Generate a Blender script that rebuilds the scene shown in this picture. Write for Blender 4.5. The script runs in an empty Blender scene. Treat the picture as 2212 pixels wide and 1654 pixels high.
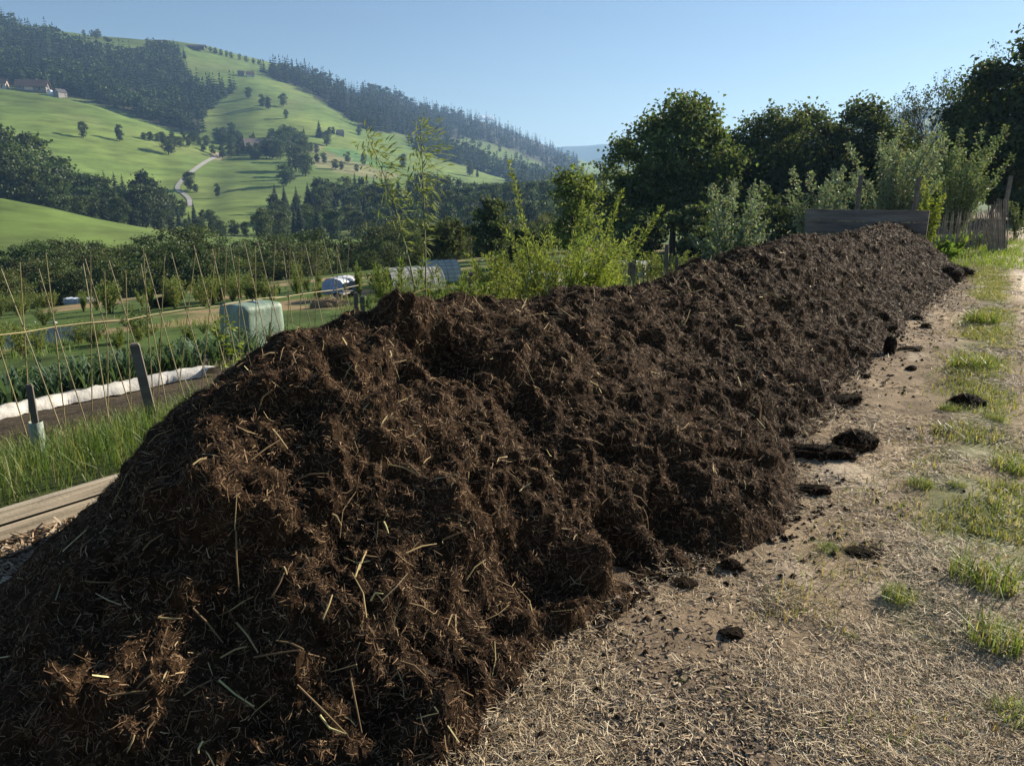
import bpy, bmesh, math, random
import numpy as np
from mathutils import Vector, Matrix
from mathutils.bvhtree import BVHTree

# ------------------------------------------------------------------ camera
scene = bpy.context.scene
COL = scene.collection
FPX, EYE, PW, PH = 1600.0, 1.65, 2212.0, 1654.0
PITCH = math.atan((827 - 415) / FPX)
cam_d = bpy.data.cameras.new('camera')
cam_d.sensor_width = 36.0
cam_d.lens = 36.0 * FPX / PW
cam_d.clip_start = 0.05
cam_d.clip_end = 60000
cam = bpy.data.objects.new('camera', cam_d)
cam.location = (0, 0, EYE)
cam.rotation_euler = (math.radians(90) - PITCH, 0, 0)
COL.objects.link(cam)
scene.camera = cam
# ------------------------------------------------------------------ light
SUN_AZ, SUN_EL = math.radians(55), math.radians(25)
world = bpy.data.worlds.new('World')
scene.world = world
world.use_nodes = True
wn = world.node_tree
wn.nodes.clear()
sky = wn.nodes.new('ShaderNodeTexSky')
sky.sky_type = 'NISHITA'
sky.sun_disc = False
sky.sun_elevation = SUN_EL
sky.sun_rotation = SUN_AZ
sky.altitude = 500
sky.air_density = 1.0
sky.dust_density = 0.12
sky.ozone_density = 2.0
bg = wn.nodes.new('ShaderNodeBackground')
bg.inputs['Strength'].default_value = 0.05
wo = wn.nodes.new('ShaderNodeOutputWorld')
wn.links.new(sky.outputs[0], bg.inputs['Color'])
wn.links.new(bg.outputs[0], wo.inputs['Surface'])
sd = bpy.data.lights.new('sun', 'SUN')
sd.energy = 5.0
sd.angle = math.radians(0.5)
sd.color = (1.0, 0.90, 0.75)
sun = bpy.data.objects.new('sun', sd)
SUNV = Vector((math.sin(SUN_AZ) * math.cos(SUN_EL), math.cos(SUN_AZ) * math.cos(SUN_EL), math.sin(SUN_EL)))
sun.rotation_euler = SUNV.to_track_quat('Z', 'Y').to_euler()
sun.location = (20, 10, 30)
COL.objects.link(sun)
vs = scene.view_settings
vs.view_transform = 'Standard'
vs.look = 'None'
vs.exposure = 1.15
vs.gamma = 1.0
scene.render.engine = 'CYCLES'
cy = scene.cycles
cy.max_bounces = 5
cy.diffuse_bounces = 3
cy.glossy_bounces = 2
cy.transmission_bounces = 4
cy.volume_bounces = 0
cy.use_denoising = True
cy.sample_clamp_indirect = 4

# ------------------------------------------------------------------ helpers
rng = np.random.default_rng(7)
random.seed(7)
CP, SP = math.cos(PITCH), math.sin(PITCH)


def ray(px, py):
    a = (px - PW / 2) / FPX
    b = (PH / 2 - py) / FPX
    return np.array([a, CP + b * SP, -SP + b * CP])


def at(px, py, D):
    d = ray(px, py)
    return d * (D / d[1]) + np.array([0, 0, EYE])


def project(P):
    P = np.asarray(P, float)
    x, y, z = P[..., 0], P[..., 1], P[..., 2] - EYE
    dep = y * CP - z * SP
    up = y * SP + z * CP
    dep = np.where(dep < 0.01, 0.01, dep)
    return PW / 2 + FPX * x / dep, PH / 2 - FPX * up / dep


def hash3(ix, iy, iz, seed):
    h = (ix.astype(np.int64) * 374761393 + iy.astype(np.int64) * 668265263 + iz.astype(np.int64) * 2147483647 + seed * 974634777) & 0xFFFFFFFF
    h = ((h ^ (h >> 13)) * 1274126177) & 0xFFFFFFFF
    h = ((h ^ (h >> 16)) * 2246822519) & 0xFFFFFFFF
    h = h ^ (h >> 15)
    return (h & 0xFFFFFF) / float(0x1000000)


def vnoise(P, seed=0):
    P = np.asarray(P, float)
    I = np.floor(P).astype(np.int64)
    F = P - I
    F = F * F * (3 - 2 * F)
    r = 0
    for dx in (0, 1):
        wx = F[:, 0] if dx else 1 - F[:, 0]
        for dy in (0, 1):
            wy = F[:, 1] if dy else 1 - F[:, 1]
            for dz in (0, 1):
                wz = F[:, 2] if dz else 1 - F[:, 2]
                r = r + wx * wy * wz * hash3(I[:, 0] + dx, I[:, 1] + dy, I[:, 2] + dz, seed)
    return r * 2 - 1


def fbm(P, octv=4, seed=0, gain=0.5):
    r, a, s = 0, 1, 0
    P = np.asarray(P, float)
    for o in range(octv):
        r = r + a * vnoise(P * (2 ** o), seed + o * 17)
        s += a
        a *= gain
    return r / s


def worley(P, seed=0):
    I = np.floor(P).astype(np.int64)
    best = np.full(len(P), 9.0)
    idv = np.zeros(len(P))
    for dx in (-1, 0, 1):
        for dy in (-1, 0, 1):
            for dz in (-1, 0, 1):
                a, b, c = I[:, 0] + dx, I[:, 1] + dy, I[:, 2] + dz
                q = np.stack([a + hash3(a, b, c, seed), b + hash3(a, b, c, seed + 1), c + hash3(a, b, c, seed + 2)], 1)
                d = np.sqrt(((P - q) ** 2).sum(1))
                m = d < best
                best = np.where(m, d, best)
                idv = np.where(m, hash3(a, b, c, seed + 3), idv)
    return best, idv


def np_mesh(name, V, F, mats, C=None, MI=None, smooth=False):
    V = np.asarray(V, np.float32)
    F = np.asarray(F, np.int32)
    k = F.shape[1]
    me = bpy.data.meshes.new(name)
    me.vertices.add(len(V))
    me.vertices.foreach_set('co', V.ravel())
    me.loops.add(F.size)
    me.loops.foreach_set('vertex_index', F.ravel())
    me.polygons.add(len(F))
    me.polygons.foreach_set('loop_start', np.arange(0, F.size, k, dtype=np.int32))
    if MI is not None:
        me.polygons.foreach_set('material_index', np.asarray(MI, np.int32))
    me.polygons.foreach_set('use_smooth', np.full(len(F), bool(smooth)))
    me.update(calc_edges=True)
    if C is not None:
        C = np.asarray(C, np.float32)
        if C.shape[1] == 3:
            C = np.concatenate([C, np.ones((len(C), 1), np.float32)], 1)
        ca = me.color_attributes.new('Col', 'FLOAT_COLOR', 'POINT')
        ca.data.foreach_set('color', np.ascontiguousarray(C).ravel())
    if not isinstance(mats, (list, tuple)):
        mats = [mats]
    for m in mats:
        me.materials.append(m)
    return me


def obj(name, me, parent=None, loc=None, rz=0.0, sc=None):
    o = bpy.data.objects.new(name, me)
    COL.objects.link(o)
    if parent is not None:
        o.parent = parent
    if loc is not None:
        o.location = loc
    if rz:
        o.rotation_euler = (0, 0, rz)
    if sc is not None:
        o.scale = sc if hasattr(sc, '__len__') else (sc, sc, sc)
    return o


def tag(o, label, cat, group=None):
    o['label'] = label
    o['category'] = cat
    if group:
        o['group'] = group
    return o


def thing(name, label, cat, loc=(0, 0, 0), rz=0.0, group=None, sc=None):
    o = obj(name, None, None, loc, rz, sc)
    return tag(o, label, cat, group)


def struct(name, me, parent=None):
    o = obj(name, me, parent)
    if parent is None:
        o['kind'] = 'structure'
    return o


class MB:
    """collects triangles with a colour per vertex and a material slot per face"""

    def __init__(s):
        s.V, s.F, s.C, s.M, s.n = [], [], [], [], 0

    def add(s, V, F, col=(1, 1, 1), mi=0):
        V = np.asarray(V, float).reshape(-1, 3)
        F = np.asarray(F, int)
        if F.shape[1] == 4:
            F = np.concatenate([F[:, [0, 1, 2]], F[:, [0, 2, 3]]])
        col = np.asarray(col, float)
        if col.ndim == 1:
            col = np.tile(col, (len(V), 1))
        s.V.append(V); s.F.append(F + s.n); s.C.append(col); s.M.append(np.full(len(F), mi))
        s.n += len(V)
        return s

    def tube(s, pts, rad, sides=6, col=(1, 1, 1), mi=0, cap=True):
        pts = np.asarray(pts, float)
        k = len(pts)
        rad = np.broadcast_to(np.asarray(rad, float), (k,))
        T = np.gradient(pts, axis=0)
        T /= np.linalg.norm(T, axis=1)[:, None] + 1e-9
        ref = np.array([0.31, 0.95, 0.05]) if abs(T[0][2]) > 0.7 else np.array([0, 0, 1.0])
        A = np.cross(T, ref); A /= np.linalg.norm(A, axis=1)[:, None] + 1e-9
        B = np.cross(T, A)
        th = np.arange(sides) * 2 * math.pi / sides
        V = pts[:, None] + rad[:, None, None] * (np.cos(th)[None, :, None] * A[:, None] + np.sin(th)[None, :, None] * B[:, None])
        V = V.reshape(-1, 3)
        F = []
        for i in range(k - 1):
            for j in range(sides):
                a, b = i * sides + j, i * sides + (j + 1) % sides
                F.append((a, b, b + sides, a + sides))
        s.add(V, F, col, mi)
        if cap:
            for i in (0, k - 1):
                ring = V[i * sides:(i + 1) * sides]
                s.add(np.vstack([ring, ring.mean(0)]), [(j, (j + 1) % sides, sides) for j in range(sides)], col, mi)
        return s

    def box(s, c, size, R=None, col=(1, 1, 1), mi=0):
        h = np.asarray(size, float) / 2
        V = np.array([[x, y, z] for x in (-1, 1) for y in (-1, 1) for z in (-1, 1)]) * h
        if R is not None:
            V = V @ np.asarray(R).T
        V = V + np.asarray(c, float)
        F = [(0, 1, 3, 2), (4, 6, 7, 5), (0, 4, 5, 1), (2, 3, 7, 6), (0, 2, 6, 4), (1, 5, 7, 3)]
        return s.add(V, F, col, mi)

    def mesh(s, name, mats, smooth=False):
        return np_mesh(name, np.vstack(s.V), np.vstack(s.F), mats, np.vstack(s.C), np.concatenate(s.M), smooth)

    def build(s, name, mats, parent=None, smooth=False, **k):
        return obj(name, s.mesh(name, mats, smooth), parent, **k)


def rotz(a):
    c, q = math.cos(a), math.sin(a)
    return np.array([[c, -q, 0], [q, c, 0], [0, 0, 1]])


def unit(v):
    return v / (np.linalg.norm(v, axis=-1, keepdims=True) + 1e-9)


def leaves(P, N, T, L, W, fold=0.25):
    """folded diamond leaves: base, side, tip, side"""
    P = np.asarray(P, float); n = len(P)
    L = np.broadcast_to(np.asarray(L, float), (n,))[:, None]
    W = np.broadcast_to(np.asarray(W, float), (n,))[:, None]
    T = unit(T)
    B = unit(np.cross(T, N)); N = unit(np.cross(B, T))
    V = np.stack([P, P + T * L * .45 + B * W * .5 + N * W * fold, P + T * L, P + T * L * .45 - B * W * .5 + N * W * fold], 1).reshape(-1, 3)
    i = np.arange(n)[:, None] * 4
    F = np.concatenate([i + [0, 1, 2], i + [0, 2, 3]], 0)
    return V, F


def strands(P, N, T, L, W, C, bend=0.25, g=None, far=3.9):
    """bent two-segment ribbons"""
    g = g or rng
    n = len(P)
    T = unit(T)
    S = unit(np.cross(T, N + g.normal(0, .5, (n, 3))))
    L = np.asarray(L)[:, None]; W = np.asarray(W)[:, None]
    bd = (g.normal(0, bend, (n, 1))) * S + (g.normal(0, bend, (n, 1)) - .1) * N
    mid = P + T * L * .5 + bd * L * .35
    end = P + T * L
    fa = np.hypot(P[:, 0], P[:, 1]) > far
    ne = ~fa
    V = np.stack([P - S * W * .5, P + S * W * .5, mid - S * W * .5, mid + S * W * .5, end - S * W * .35, end + S * W * .35], 1)
    i = np.arange(ne.sum())[:, None] * 6
    F = np.concatenate([i + [0, 1, 3], i + [0, 3, 2], i + [2, 3, 5], i + [2, 5, 4]], 0)
    j = 6 * ne.sum() + np.arange(fa.sum())[:, None] * 4
    F = np.concatenate([F, j + [0, 1, 3], j + [0, 3, 2]], 0)          # distant ones are plain slivers
    V = np.concatenate([V[ne].reshape(-1, 3), V[fa][:, [0, 1, 4, 5]].reshape(-1, 3)], 0)
    return V, F, np.concatenate([np.repeat(C[ne], 6, axis=0), np.repeat(C[fa], 4, axis=0)], 0)


def blades(P, L, W, lean, C, g=None):
    """grass blades: root quad, mid quad and a tip triangle, bending over"""
    g = g or rng
    n = len(P)
    a = g.uniform(0, 2 * math.pi, n)
    D = np.stack([np.cos(a), np.sin(a), np.zeros(n)], 1)
    b = a + g.uniform(-.8, .8, n) + math.pi / 2
    S = np.stack([np.cos(b), np.sin(b), np.zeros(n)], 1)
    L = np.asarray(L)[:, None]; W = np.asarray(W)[:, None]
    le = np.abs(g.normal(0, lean, n))[:, None]
    up = np.array([0, 0, 1.0])
    p1 = P + up * L * .5 + D * L * le * .18
    p2 = P + up * L * .83 + D * L * le * .5
    p3 = P + up * L * (1 - .25 * np.minimum(le, 1)) + D * L * le * .95
    V = np.stack([P - S * W * .5, P + S * W * .5, p1 - S * W * .45, p1 + S * W * .45, p2 - S * W * .28, p2 + S * W * .28, p3], 1).reshape(-1, 3)
    i = np.arange(n)[:, None] * 7
    F = np.concatenate([i + [0, 1, 3], i + [0, 3, 2], i + [2, 3, 5], i + [2, 5, 4], i + [4, 5, 6]], 0)
    return V, F, np.repeat(C, 7, axis=0)


# ------------------------------------------------------------------ materials
def mat(name, rough=0.7, spec=0.3, col=None, attr=True, transl=0.0, bump=None, var=0.0, noise=None):
    m = bpy.data.materials.new(name)
    m.use_nodes = True
    nt = m.node_tree
    nd, lk = nt.nodes, nt.links
    b = nd['Principled BSDF']
    b.inputs['Roughness'].default_value = rough
    b.inputs['Specular IOR Level'].default_value = spec
    src = None
    if attr:
        a = nd.new('ShaderNodeVertexColor'); a.layer_name = 'Col'
        src = a.outputs['Color']
        if col is not None:
            mx = nd.new('ShaderNodeMixRGB'); mx.blend_type = 'MULTIPLY'; mx.inputs[0].default_value = 1
            lk.new(src, mx.inputs[1]); mx.inputs[2].default_value = (*col, 1)
            src = mx.outputs[0]
    else:
        rgb = nd.new('ShaderNodeRGB'); rgb.outputs[0].default_value = (*col, 1)
        src = rgb.outputs[0]
    tc = nd.new('ShaderNodeTexCoord')
    if noise:                                      # (scale, dark factor, light factor, stretch)
        mp = nd.new('ShaderNodeMapping'); mp.inputs['Scale'].default_value = noise[3]
        lk.new(tc.outputs['Object'], mp.inputs['Vector'])
        nz = nd.new('ShaderNodeTexNoise'); nz.inputs['Scale'].default_value = noise[0]; nz.inputs['Detail'].default_value = 6
        nz.inputs['Roughness'].default_value = .65
        lk.new(mp.outputs[0], nz.inputs['Vector'])
        rp = nd.new('ShaderNodeMapRange'); rp.inputs[1].default_value = .3; rp.inputs[2].default_value = .7
        rp.inputs[3].default_value = noise[1]; rp.inputs[4].default_value = noise[2]
        lk.new(nz.outputs['Fac'], rp.inputs[0])
        mx = nd.new('ShaderNodeVectorMath'); mx.operation = 'SCALE'
        lk.new(src, mx.inputs[0]); lk.new(rp.outputs[0], mx.inputs['Scale'])
        src = mx.outputs[0]
    if var:
        oi = nd.new('ShaderNodeObjectInfo')
        hs = nd.new('ShaderNodeHueSaturation')
        r1 = nd.new('ShaderNodeMapRange'); r1.inputs[3].default_value = 1 - var; r1.inputs[4].default_value = 1 + var
        lk.new(oi.outputs['Random'], r1.inputs[0])
        lk.new(r1.outputs[0], hs.inputs['Value'])
        r2 = nd.new('ShaderNodeMapRange'); r2.inputs[3].default_value = .5 - var * .06; r2.inputs[4].default_value = .5 + var * .05
        ml = nd.new('ShaderNodeMath'); ml.operation = 'MULTIPLY'; ml.inputs[1].default_value = 7.31
        fr = nd.new('ShaderNodeMath'); fr.operation = 'FRACT'
        lk.new(oi.outputs['Random'], ml.inputs[0]); lk.new(ml.outputs[0], fr.inputs[0]); lk.new(fr.outputs[0], r2.inputs[0])
        lk.new(r2.outputs[0], hs.inputs['Hue'])
        lk.new(src, hs.inputs['Color'])
        src = hs.outputs[0]
    lk.new(src, b.inputs['Base Color'])
    if bump:                                       # (scale, strength, distance)
        nz = nd.new('ShaderNodeTexNoise'); nz.inputs['Scale'].default_value = bump[0]; nz.inputs['Detail'].default_value = 8
        nz.inputs['Roughness'].default_value = .7
        lk.new(tc.outputs['Object'], nz.inputs['Vector'])
        bp = nd.new('ShaderNodeBump'); bp.inputs['Strength'].default_value = bump[1]; bp.inputs['Distance'].default_value = bump[2]
        lk.new(nz.outputs['Fac'], bp.inputs['Height']); lk.new(bp.outputs[0], b.inputs['Normal'])
    if transl:
        t = nd.new('ShaderNodeBsdfTranslucent')
        sc = nd.new('ShaderNodeMixRGB'); sc.blend_type = 'MULTIPLY'; sc.inputs[0].default_value = 1
        sc.inputs[2].default_value = (1.5, 1.45, .75, 1)
        lk.new(src, sc.inputs[1]); lk.new(sc.outputs[0], t.inputs['Color'])
        ms = nd.new('ShaderNodeMixShader'); ms.inputs[0].default_value = transl
        lk.new(b.outputs[0], ms.inputs[1]); lk.new(t.outputs[0], ms.inputs[2])
        lk.new(ms.outputs[0], nd['Material Output'].inputs['Surface'])
    return m


M_HILL = mat('meadow_grass', 0.9, 0.1, noise=(0.09, 0.6, 1.4, (.4, .4, 2.5)))
M_GROUND = mat('trampled_earth', 0.95, 0.1, noise=(9, 0.7, 1.3, (1, 1, 1)), bump=(22, .8, 0.025))
M_HEAP = mat('compost', 0.9, 0.05, noise=(30, 0.45, 1.5, (1, 1, 1)), bump=(90, 1.0, 0.012))
M_STRAW = mat('straw', 0.7, 0.1)
M_DRY = mat('dry_litter', 0.7, 0.25)
M_GRASS = mat('grass_blades', 0.5, 0.3, transl=0.35)
M_LEAF = mat('leaves', 0.55, 0.3, transl=0.3, var=0.28)
M_SILVER = mat('silver_leaves', 0.6, 0.25, transl=0.2)
M_LEAFN = mat('broad_leaves', 0.6, 0.18, transl=0.35)
M_NEEDLE = mat('needles', 0.7, 0.2, transl=0.1, var=0.25)
M_BARK = mat('bark', 0.9, 0.1, noise=(12, .6, 1.3, (1, 1, .2)))
M_WOOD = mat('sawn_timber', 0.85, 0.12, noise=(34, .5, 1.3, (.05, 1, 1.6)), bump=(60, .6, .004))
M_OLDWOOD = mat('weathered_timber', 0.85, 0.15, noise=(10, .55, 1.35, (.15, 1, 1)), bump=(40, .5, .005))
M_CANE = mat('bamboo', 0.45, 0.4, noise=(5, .75, 1.2, (1, 1, 1)))
M_PLAIN = mat('painted', 0.6, 0.3, noise=(3, .85, 1.12, (1, 1, 1)))
M_FILM = mat('plastic_film', 0.5, 0.35, noise=(5, .7, 1.15, (1, 1, .4)), bump=(9, .6, .03))
M_ROOF = mat('roof_tiles', 0.85, 0.15, noise=(1.5, .75, 1.2, (1, 1, 1)))
M_ROAD = mat('road_gravel', 0.95, 0.1, noise=(.2, .85, 1.15, (1, 1, 1)))
M_POLY = mat('greenhouse_plastic', 0.4, 0.4, transl=0.5, noise=(3, .8, 1.1, (1, 1, 1)))
M_WATER = mat('pond_water', 0.08, 0.5, attr=False, col=(.02, .028, .03), bump=(3, .08, .02))
M_CLOUD = mat('cloud_vapour', 1.0, 0.0, attr=False, col=(.9, .9, .9))
M_WIRE = mat('wire', 0.8, 0.1, attr=False, col=(.1, .09, .08))

# ------------------------------------------------------------------ ground frame: u along the heap, v across it to the garden side
DU = np.array([0.5767, 0.8170])
DV = np.array([-0.8170, 0.5767])
O0 = np.array([0.13, 2.43])


def to_uv(x, y):
    return (x - O0[0]) * DU[0] + (y - O0[1]) * DU[1], (x - O0[0]) * DV[0] + (y - O0[1]) * DV[1]


def to_xy(u, v):
    return O0[0] + u * DU[0] + v * DV[0], O0[1] + u * DU[1] + v * DV[1]


ZV = np.array([[-60, 1.5], [-25, .8], [-10, .12], [-6, .0], [2.6, 0], [2.7, 0], [2.82, .1], [3.4, .06], [4.2, -.16], [5, -.42], [6.5, -.88],
               [8.2, -1.3], [9.6, -1.32], [12.6, -1.75], [15, -2.15], [25, -3.1], [45, -4.75], [55, -7.5], [75, -12.5], [140, -24]])
POND_C, POND_R = None, 0


def ground_z(x, y):
    x = np.asarray(x, float); y = np.asarray(y, float)
    u, v = to_uv(x, y)
    z = np.interp(v, ZV[:, 0], ZV[:, 1])
    far = np.clip((u - 14) / 14, 0, 1) * np.clip((-v + .5) / 6, 0, 1)
    z = z + far * .9
    if POND_C is not None:
        d = np.hypot((x - POND_C[0]) / POND_R[0], (y - POND_C[1]) / POND_R[1])
        k = np.clip((1.5 - d) / .5, 0, 1)
        z = z * (1 - k) + k * (POND_C[2] - .12 * np.clip((1.05 - d) / .3, 0, 1))
    return z


def hit_ground(px, py, fn=ground_z, t0=1.5, t1=90):
    d = ray(px, py)
    d = d / d[1]
    t = np.geomspace(t0, t1, 1400)
    dz = EYE + d[2] * t - fn(d[0] * t, t)
    i = np.argmax(dz < 0)
    if dz[i] >= 0:
        i = len(t) - 1
    return np.array([d[0] * t[i], t[i], float(fn(d[0] * t[i], t[i]))])


def on_v(px, v):
    """ground point in the picture column px that lies on the line at offset v from the heap's front foot"""
    a = (px - PW / 2) / FPX / CP
    D = 10.0
    for _ in range(30):
        a_ = (px - PW / 2) / FPX
        z = float(ground_z(a_ * D, D))
        dep = D * CP - (z - EYE) * SP
        X = a_ * dep
        f = to_uv(X, D)[1] - v
        X2 = a_ * ((D + .01) * CP - (z - EYE) * SP)
        df = (to_uv(X2, D + .01)[1] - v - f) / .01
        D -= f / df
    return np.array([X, D, float(ground_z(X, D))])


p_pond = hit_ground(95, 728)
POND_C, POND_R = (p_pond[0], p_pond[1], p_pond[2]), (1.6, 2.2)


def noncoincident(a, b, s0, grow, c):
    out = [a]
    while out[-1] < b:
        out.append(out[-1] + s0 * max(1.0, abs(out[-1] - c) * grow))
    return np.array(out)


gu = np.concatenate([-noncoincident(0, 40, .06, .9, 0)[::-1][:-1], noncoincident(0, 95, .06, .45, 0)])
gv = np.concatenate([-noncoincident(0, 60, .06, .6, 0)[::-1][:-1], noncoincident(0, 120, .07, .5, 0)])
GU, GV = np.meshgrid(gu, gv, indexing='ij')
GX, GY = to_xy(GU.ravel(), GV.ravel())
gz = ground_z(GX, GY)
gp = np.stack([GX, GY, np.zeros_like(GX)], 1)
uu, vv = GU.ravel(), GV.ravel()
nearf = np.clip(1.6 - np.abs(vv) / 25, .15, 1)
inheap = ((vv > -.2) & (vv < 2.7)).astype(float)
bumps = fbm(gp * 1.1, 4, 3) * .045 + fbm(gp * 5, 3, 9) * .018
# cart ruts on the track
_sv = np.interp(uu, [-3, 0, 2, 6, 10, 20, 30], [-1.35, -1.32, -1.22, -.97, -.84, -.3, .1])
bumps += -.05 * np.exp(-((vv - _sv + .75) / .25) ** 2) + .03 * np.exp(-((vv - _sv) / .3) ** 2)
gz = gz + bumps * (1 - .6 * inheap) * np.clip(np.abs(vv - 2.75) / .3, .2, 1)


def ramp(t, a, b):
    return np.clip((t - a) / (b - a), 0, 1)


def strip_v(u):
    return np.interp(u, [-3, 0, 2, 6, 10, 20, 30], [-1.35, -1.32, -1.22, -.97, -.84, -.3, .1])


vr = vv - strip_v(uu)
gcol = np.zeros((len(uu), 3))
n1 = fbm(gp * .9, 4, 31); n2 = fbm(gp * 3.1, 3, 41); n3 = fbm(gp * .25, 3, 51)
tan = np.array([.37, .28, .18]); dirt = np.array([.54, .455, .345]); green = np.array([.085, .11, .035])
soil = np.array([.085, .066, .045]); gravel = np.array([.26, .225, .19]); lawn = np.array([.085, .13, .035]); strawc = np.array([.30, .22, .12])
gcol[:] = tan
n4 = fbm(gp * 6.5, 3, 43)
mott = np.clip(.5 + n1 * .9 + n4 * .6, 0, 1)[:, None]
gcol = gcol * (.55 + .6 * mott)
brown = np.array([.105, .072, .047])
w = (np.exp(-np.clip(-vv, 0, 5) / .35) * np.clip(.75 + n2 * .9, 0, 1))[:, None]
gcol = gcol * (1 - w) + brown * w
w = (ramp(.34 - np.abs(vr) + n1 * .18, 0, .14) * np.clip(.62 + n2 * .8, 0, 1))[:, None]
gcol = gcol * (1 - w) + green * 1.15 * w
w = ramp(-vr + n1 * .25, .36, .62)[:, None]
gcol = gcol * (1 - w) + dirt * (.82 + .4 * mott) * w
w = ramp(-vr + n1 * .5, 2.5, 3.1)[:, None]
gcol = gcol * (1 - w) + green * w
pale = np.clip((n2 - .15) * 2.2, 0, 1)[:, None] * ((vv < -.35) & (vr > -.2))[:, None]
gcol = gcol * (1 - pale * .6) + dirt * pale * .6
w = ramp(vv, 2.7, 2.85)[:, None]
gcol = gcol * (1 - w) + np.array([.06, .075, .028]) * w
w = ramp(vv + n1 * .5, 5.6, 6.6)[:, None]
gcol = gcol * (1 - w) + soil * w
w = ramp(vv + n1 * .3, 12.5, 13.0)[:, None]
gcol = gcol * (1 - w) + gravel * w
w = ramp(vv + n1 * .6 + np.clip(uu - 3, -8, 0) * .12, 14.2, 14.9)[:, None]
gcol = gcol * (1 - w) + lawn * np.clip(.85 + n1 * .7, .4, 1.5)[:, None] * w
w = (np.clip((n3 - .12) * 5, 0, 1) * ramp(vv, 16, 18))[:, None]
gcol = gcol * (1 - w) + strawc * w
w = ramp(vv, 46, 50)[:, None]
gcol = gcol * (1 - w) + np.array([.05, .08, .025]) * w
# wood chips at the near end, darker and browner
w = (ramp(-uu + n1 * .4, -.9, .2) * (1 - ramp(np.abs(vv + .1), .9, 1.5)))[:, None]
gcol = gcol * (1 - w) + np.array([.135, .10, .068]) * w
nu, nv = len(gu), len(gv)
idx = np.arange(nu * nv).reshape(nu, nv)
GF = np.stack([idx[:-1, :-1], idx[1:, :-1], idx[1:, 1:], idx[:-1, 1:]], -1).reshape(-1, 4)
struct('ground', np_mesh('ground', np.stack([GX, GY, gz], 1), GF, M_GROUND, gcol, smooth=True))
def ground_fine(x, y):
    return ground_z(x, y)

# ------------------------------------------------------------------ hills: control lines of the valley from near to far
def line(xs, vals, D, mode='y'):
    return dict(x=np.array(xs, float), v=np.array(vals, float), D=D, mode=mode)


TL = [
    line([-900, 2900], [-7.5, -7.5], 45, 'z'),
    line([-900, 2900], [-13, -13], 85, 'z'),
    line([-900, 300, 600, 2900], [-13, -13, -15, -15], 150, 'z'),
    line([-300, 0, 100, 200, 300, 370, 450, 600, 900, 1300], [412, 426, 446, 470, 489, 502, 512, 520, 520, 500], 250),
    line([-300, 0, 100, 200, 300, 370, 450, 600, 900, 1300], [428, 440, 458, 480, 499, 508, 515, 522, 520, 498], 310),
    line([-300, 0, 200, 350, 450, 500, 600, 700, 800, 1000, 1300], [455, 455, 478, 490, 490, 488, 496, 488, 478, 458, 440], 370),
    line([-300, 0, 200, 350, 450, 500, 550, 650, 750, 900, 1100, 1300], [290, 305, 365, 425, 432, 422, 420, 420, 415, 425, 425, 427], 550),
    line([-300, 0, 100, 200, 300, 400, 470, 550, 650, 750, 850, 950, 1050, 1100, 1300], [165, 190, 201, 226, 258, 293, 326, 335, 345, 360, 378, 395, 407, 410, 415], 760),
    line([-300, 0, 200, 300, 400, 470, 550, 650, 750, 850, 950, 1050, 1100, 1300], [185, 208, 244, 272, 303, 308, 300, 308, 328, 350, 372, 396, 402, 412], 860),
    line([-300, 0, 200, 350, 420, 480, 550, 600, 700, 780, 850, 900, 1000, 1100, 1200, 1300, 1700, 2300], [90, 118, 150, 180, 192, 198, 195, 207, 235, 275, 302, 318, 350, 387, 405, 410, 390, 380], 1100),
    line([-300, 0, 60, 120, 200, 300, 400, 450, 520, 600, 650, 700, 760, 820, 870, 900, 960, 1010, 1050, 1100, 1150, 1200, 1240, 1300, 1500, 1700, 1900, 2050, 2300],
         [20, 46, 64, 68, 82, 92, 97, 104, 120, 140, 158, 176, 202, 200, 215, 228, 241, 253, 260, 278, 300, 322, 340, 358, 352, 295, 240, 232, 222],
         ([0, 400, 700, 1000, 1200, 1300, 1500], [1350, 1350, 1650, 2300, 2800, 2900, 1900])),
    line([-300, 0, 400, 700, 1000, 1200, 1300, 1700, 2300], [80, 100, 150, 230, 310, 380, 400, 340, 270], ([0, 1000, 1200], [2300, 3000, 3300])),
    line([-300, 1000, 1100, 1200, 1270, 1330, 1400, 1500, 2300], [400, 400, 385, 362, 345, 326, 312, 330, 330], 3900),
    line([-300, 1000, 1270, 1400, 2300], [410, 410, 385, 360, 380], 4500),
    line([-300, 900, 1000, 1150, 1210, 1280, 1300, 1350, 1400, 1500, 2300], [360, 350, 335, 322, 308, 306, 303, 303, 312, 330, 360], 5600),
    line([-300, 2300], [420, 420], 7600),
]
SUBROWS = [4, 5, 8, 5, 5, 12, 14, 7, 14, 12, 6, 5, 4, 6, 4]
cols = np.concatenate([np.linspace(-900, -100, 21)[:-1], np.linspace(-100, 1400, 251), np.linspace(1400, 2900, 41)[1:]])
rowsD, rowsZ = [], []
for L_ in TL:
    Dk = np.full(len(cols), float(L_['D'])) if not isinstance(L_['D'], tuple) else np.interp(cols, L_['D'][0], L_['D'][1])
    vk = np.interp(cols, L_['x'], L_['v'])
    # round the polyline a little
    ker = np.ones(5) / 5
    vk = np.convolve(np.pad(vk, 2, mode='edge'), ker, 'valid')
    if L_['mode'] == 'y':
        b = (PH / 2 - vk) / FPX
        zk = EYE + Dk * (-SP + b * CP) / (CP + b * SP)
    else:
        zk = vk
    rowsD.append(Dk); rowsZ.append(zk)
TD, TZ = [], []
for k in range(len(TL) - 1):
    for j in range(SUBROWS[k]):
        t = j / SUBROWS[k]
        TD.append(rowsD[k] * (1 - t) + rowsD[k + 1] * t)
        TZ.append(rowsZ[k] * (1 - t) + rowsZ[k + 1] * t)
TD.append(rowsD[-1]); TZ.append(rowsZ[-1])
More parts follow.
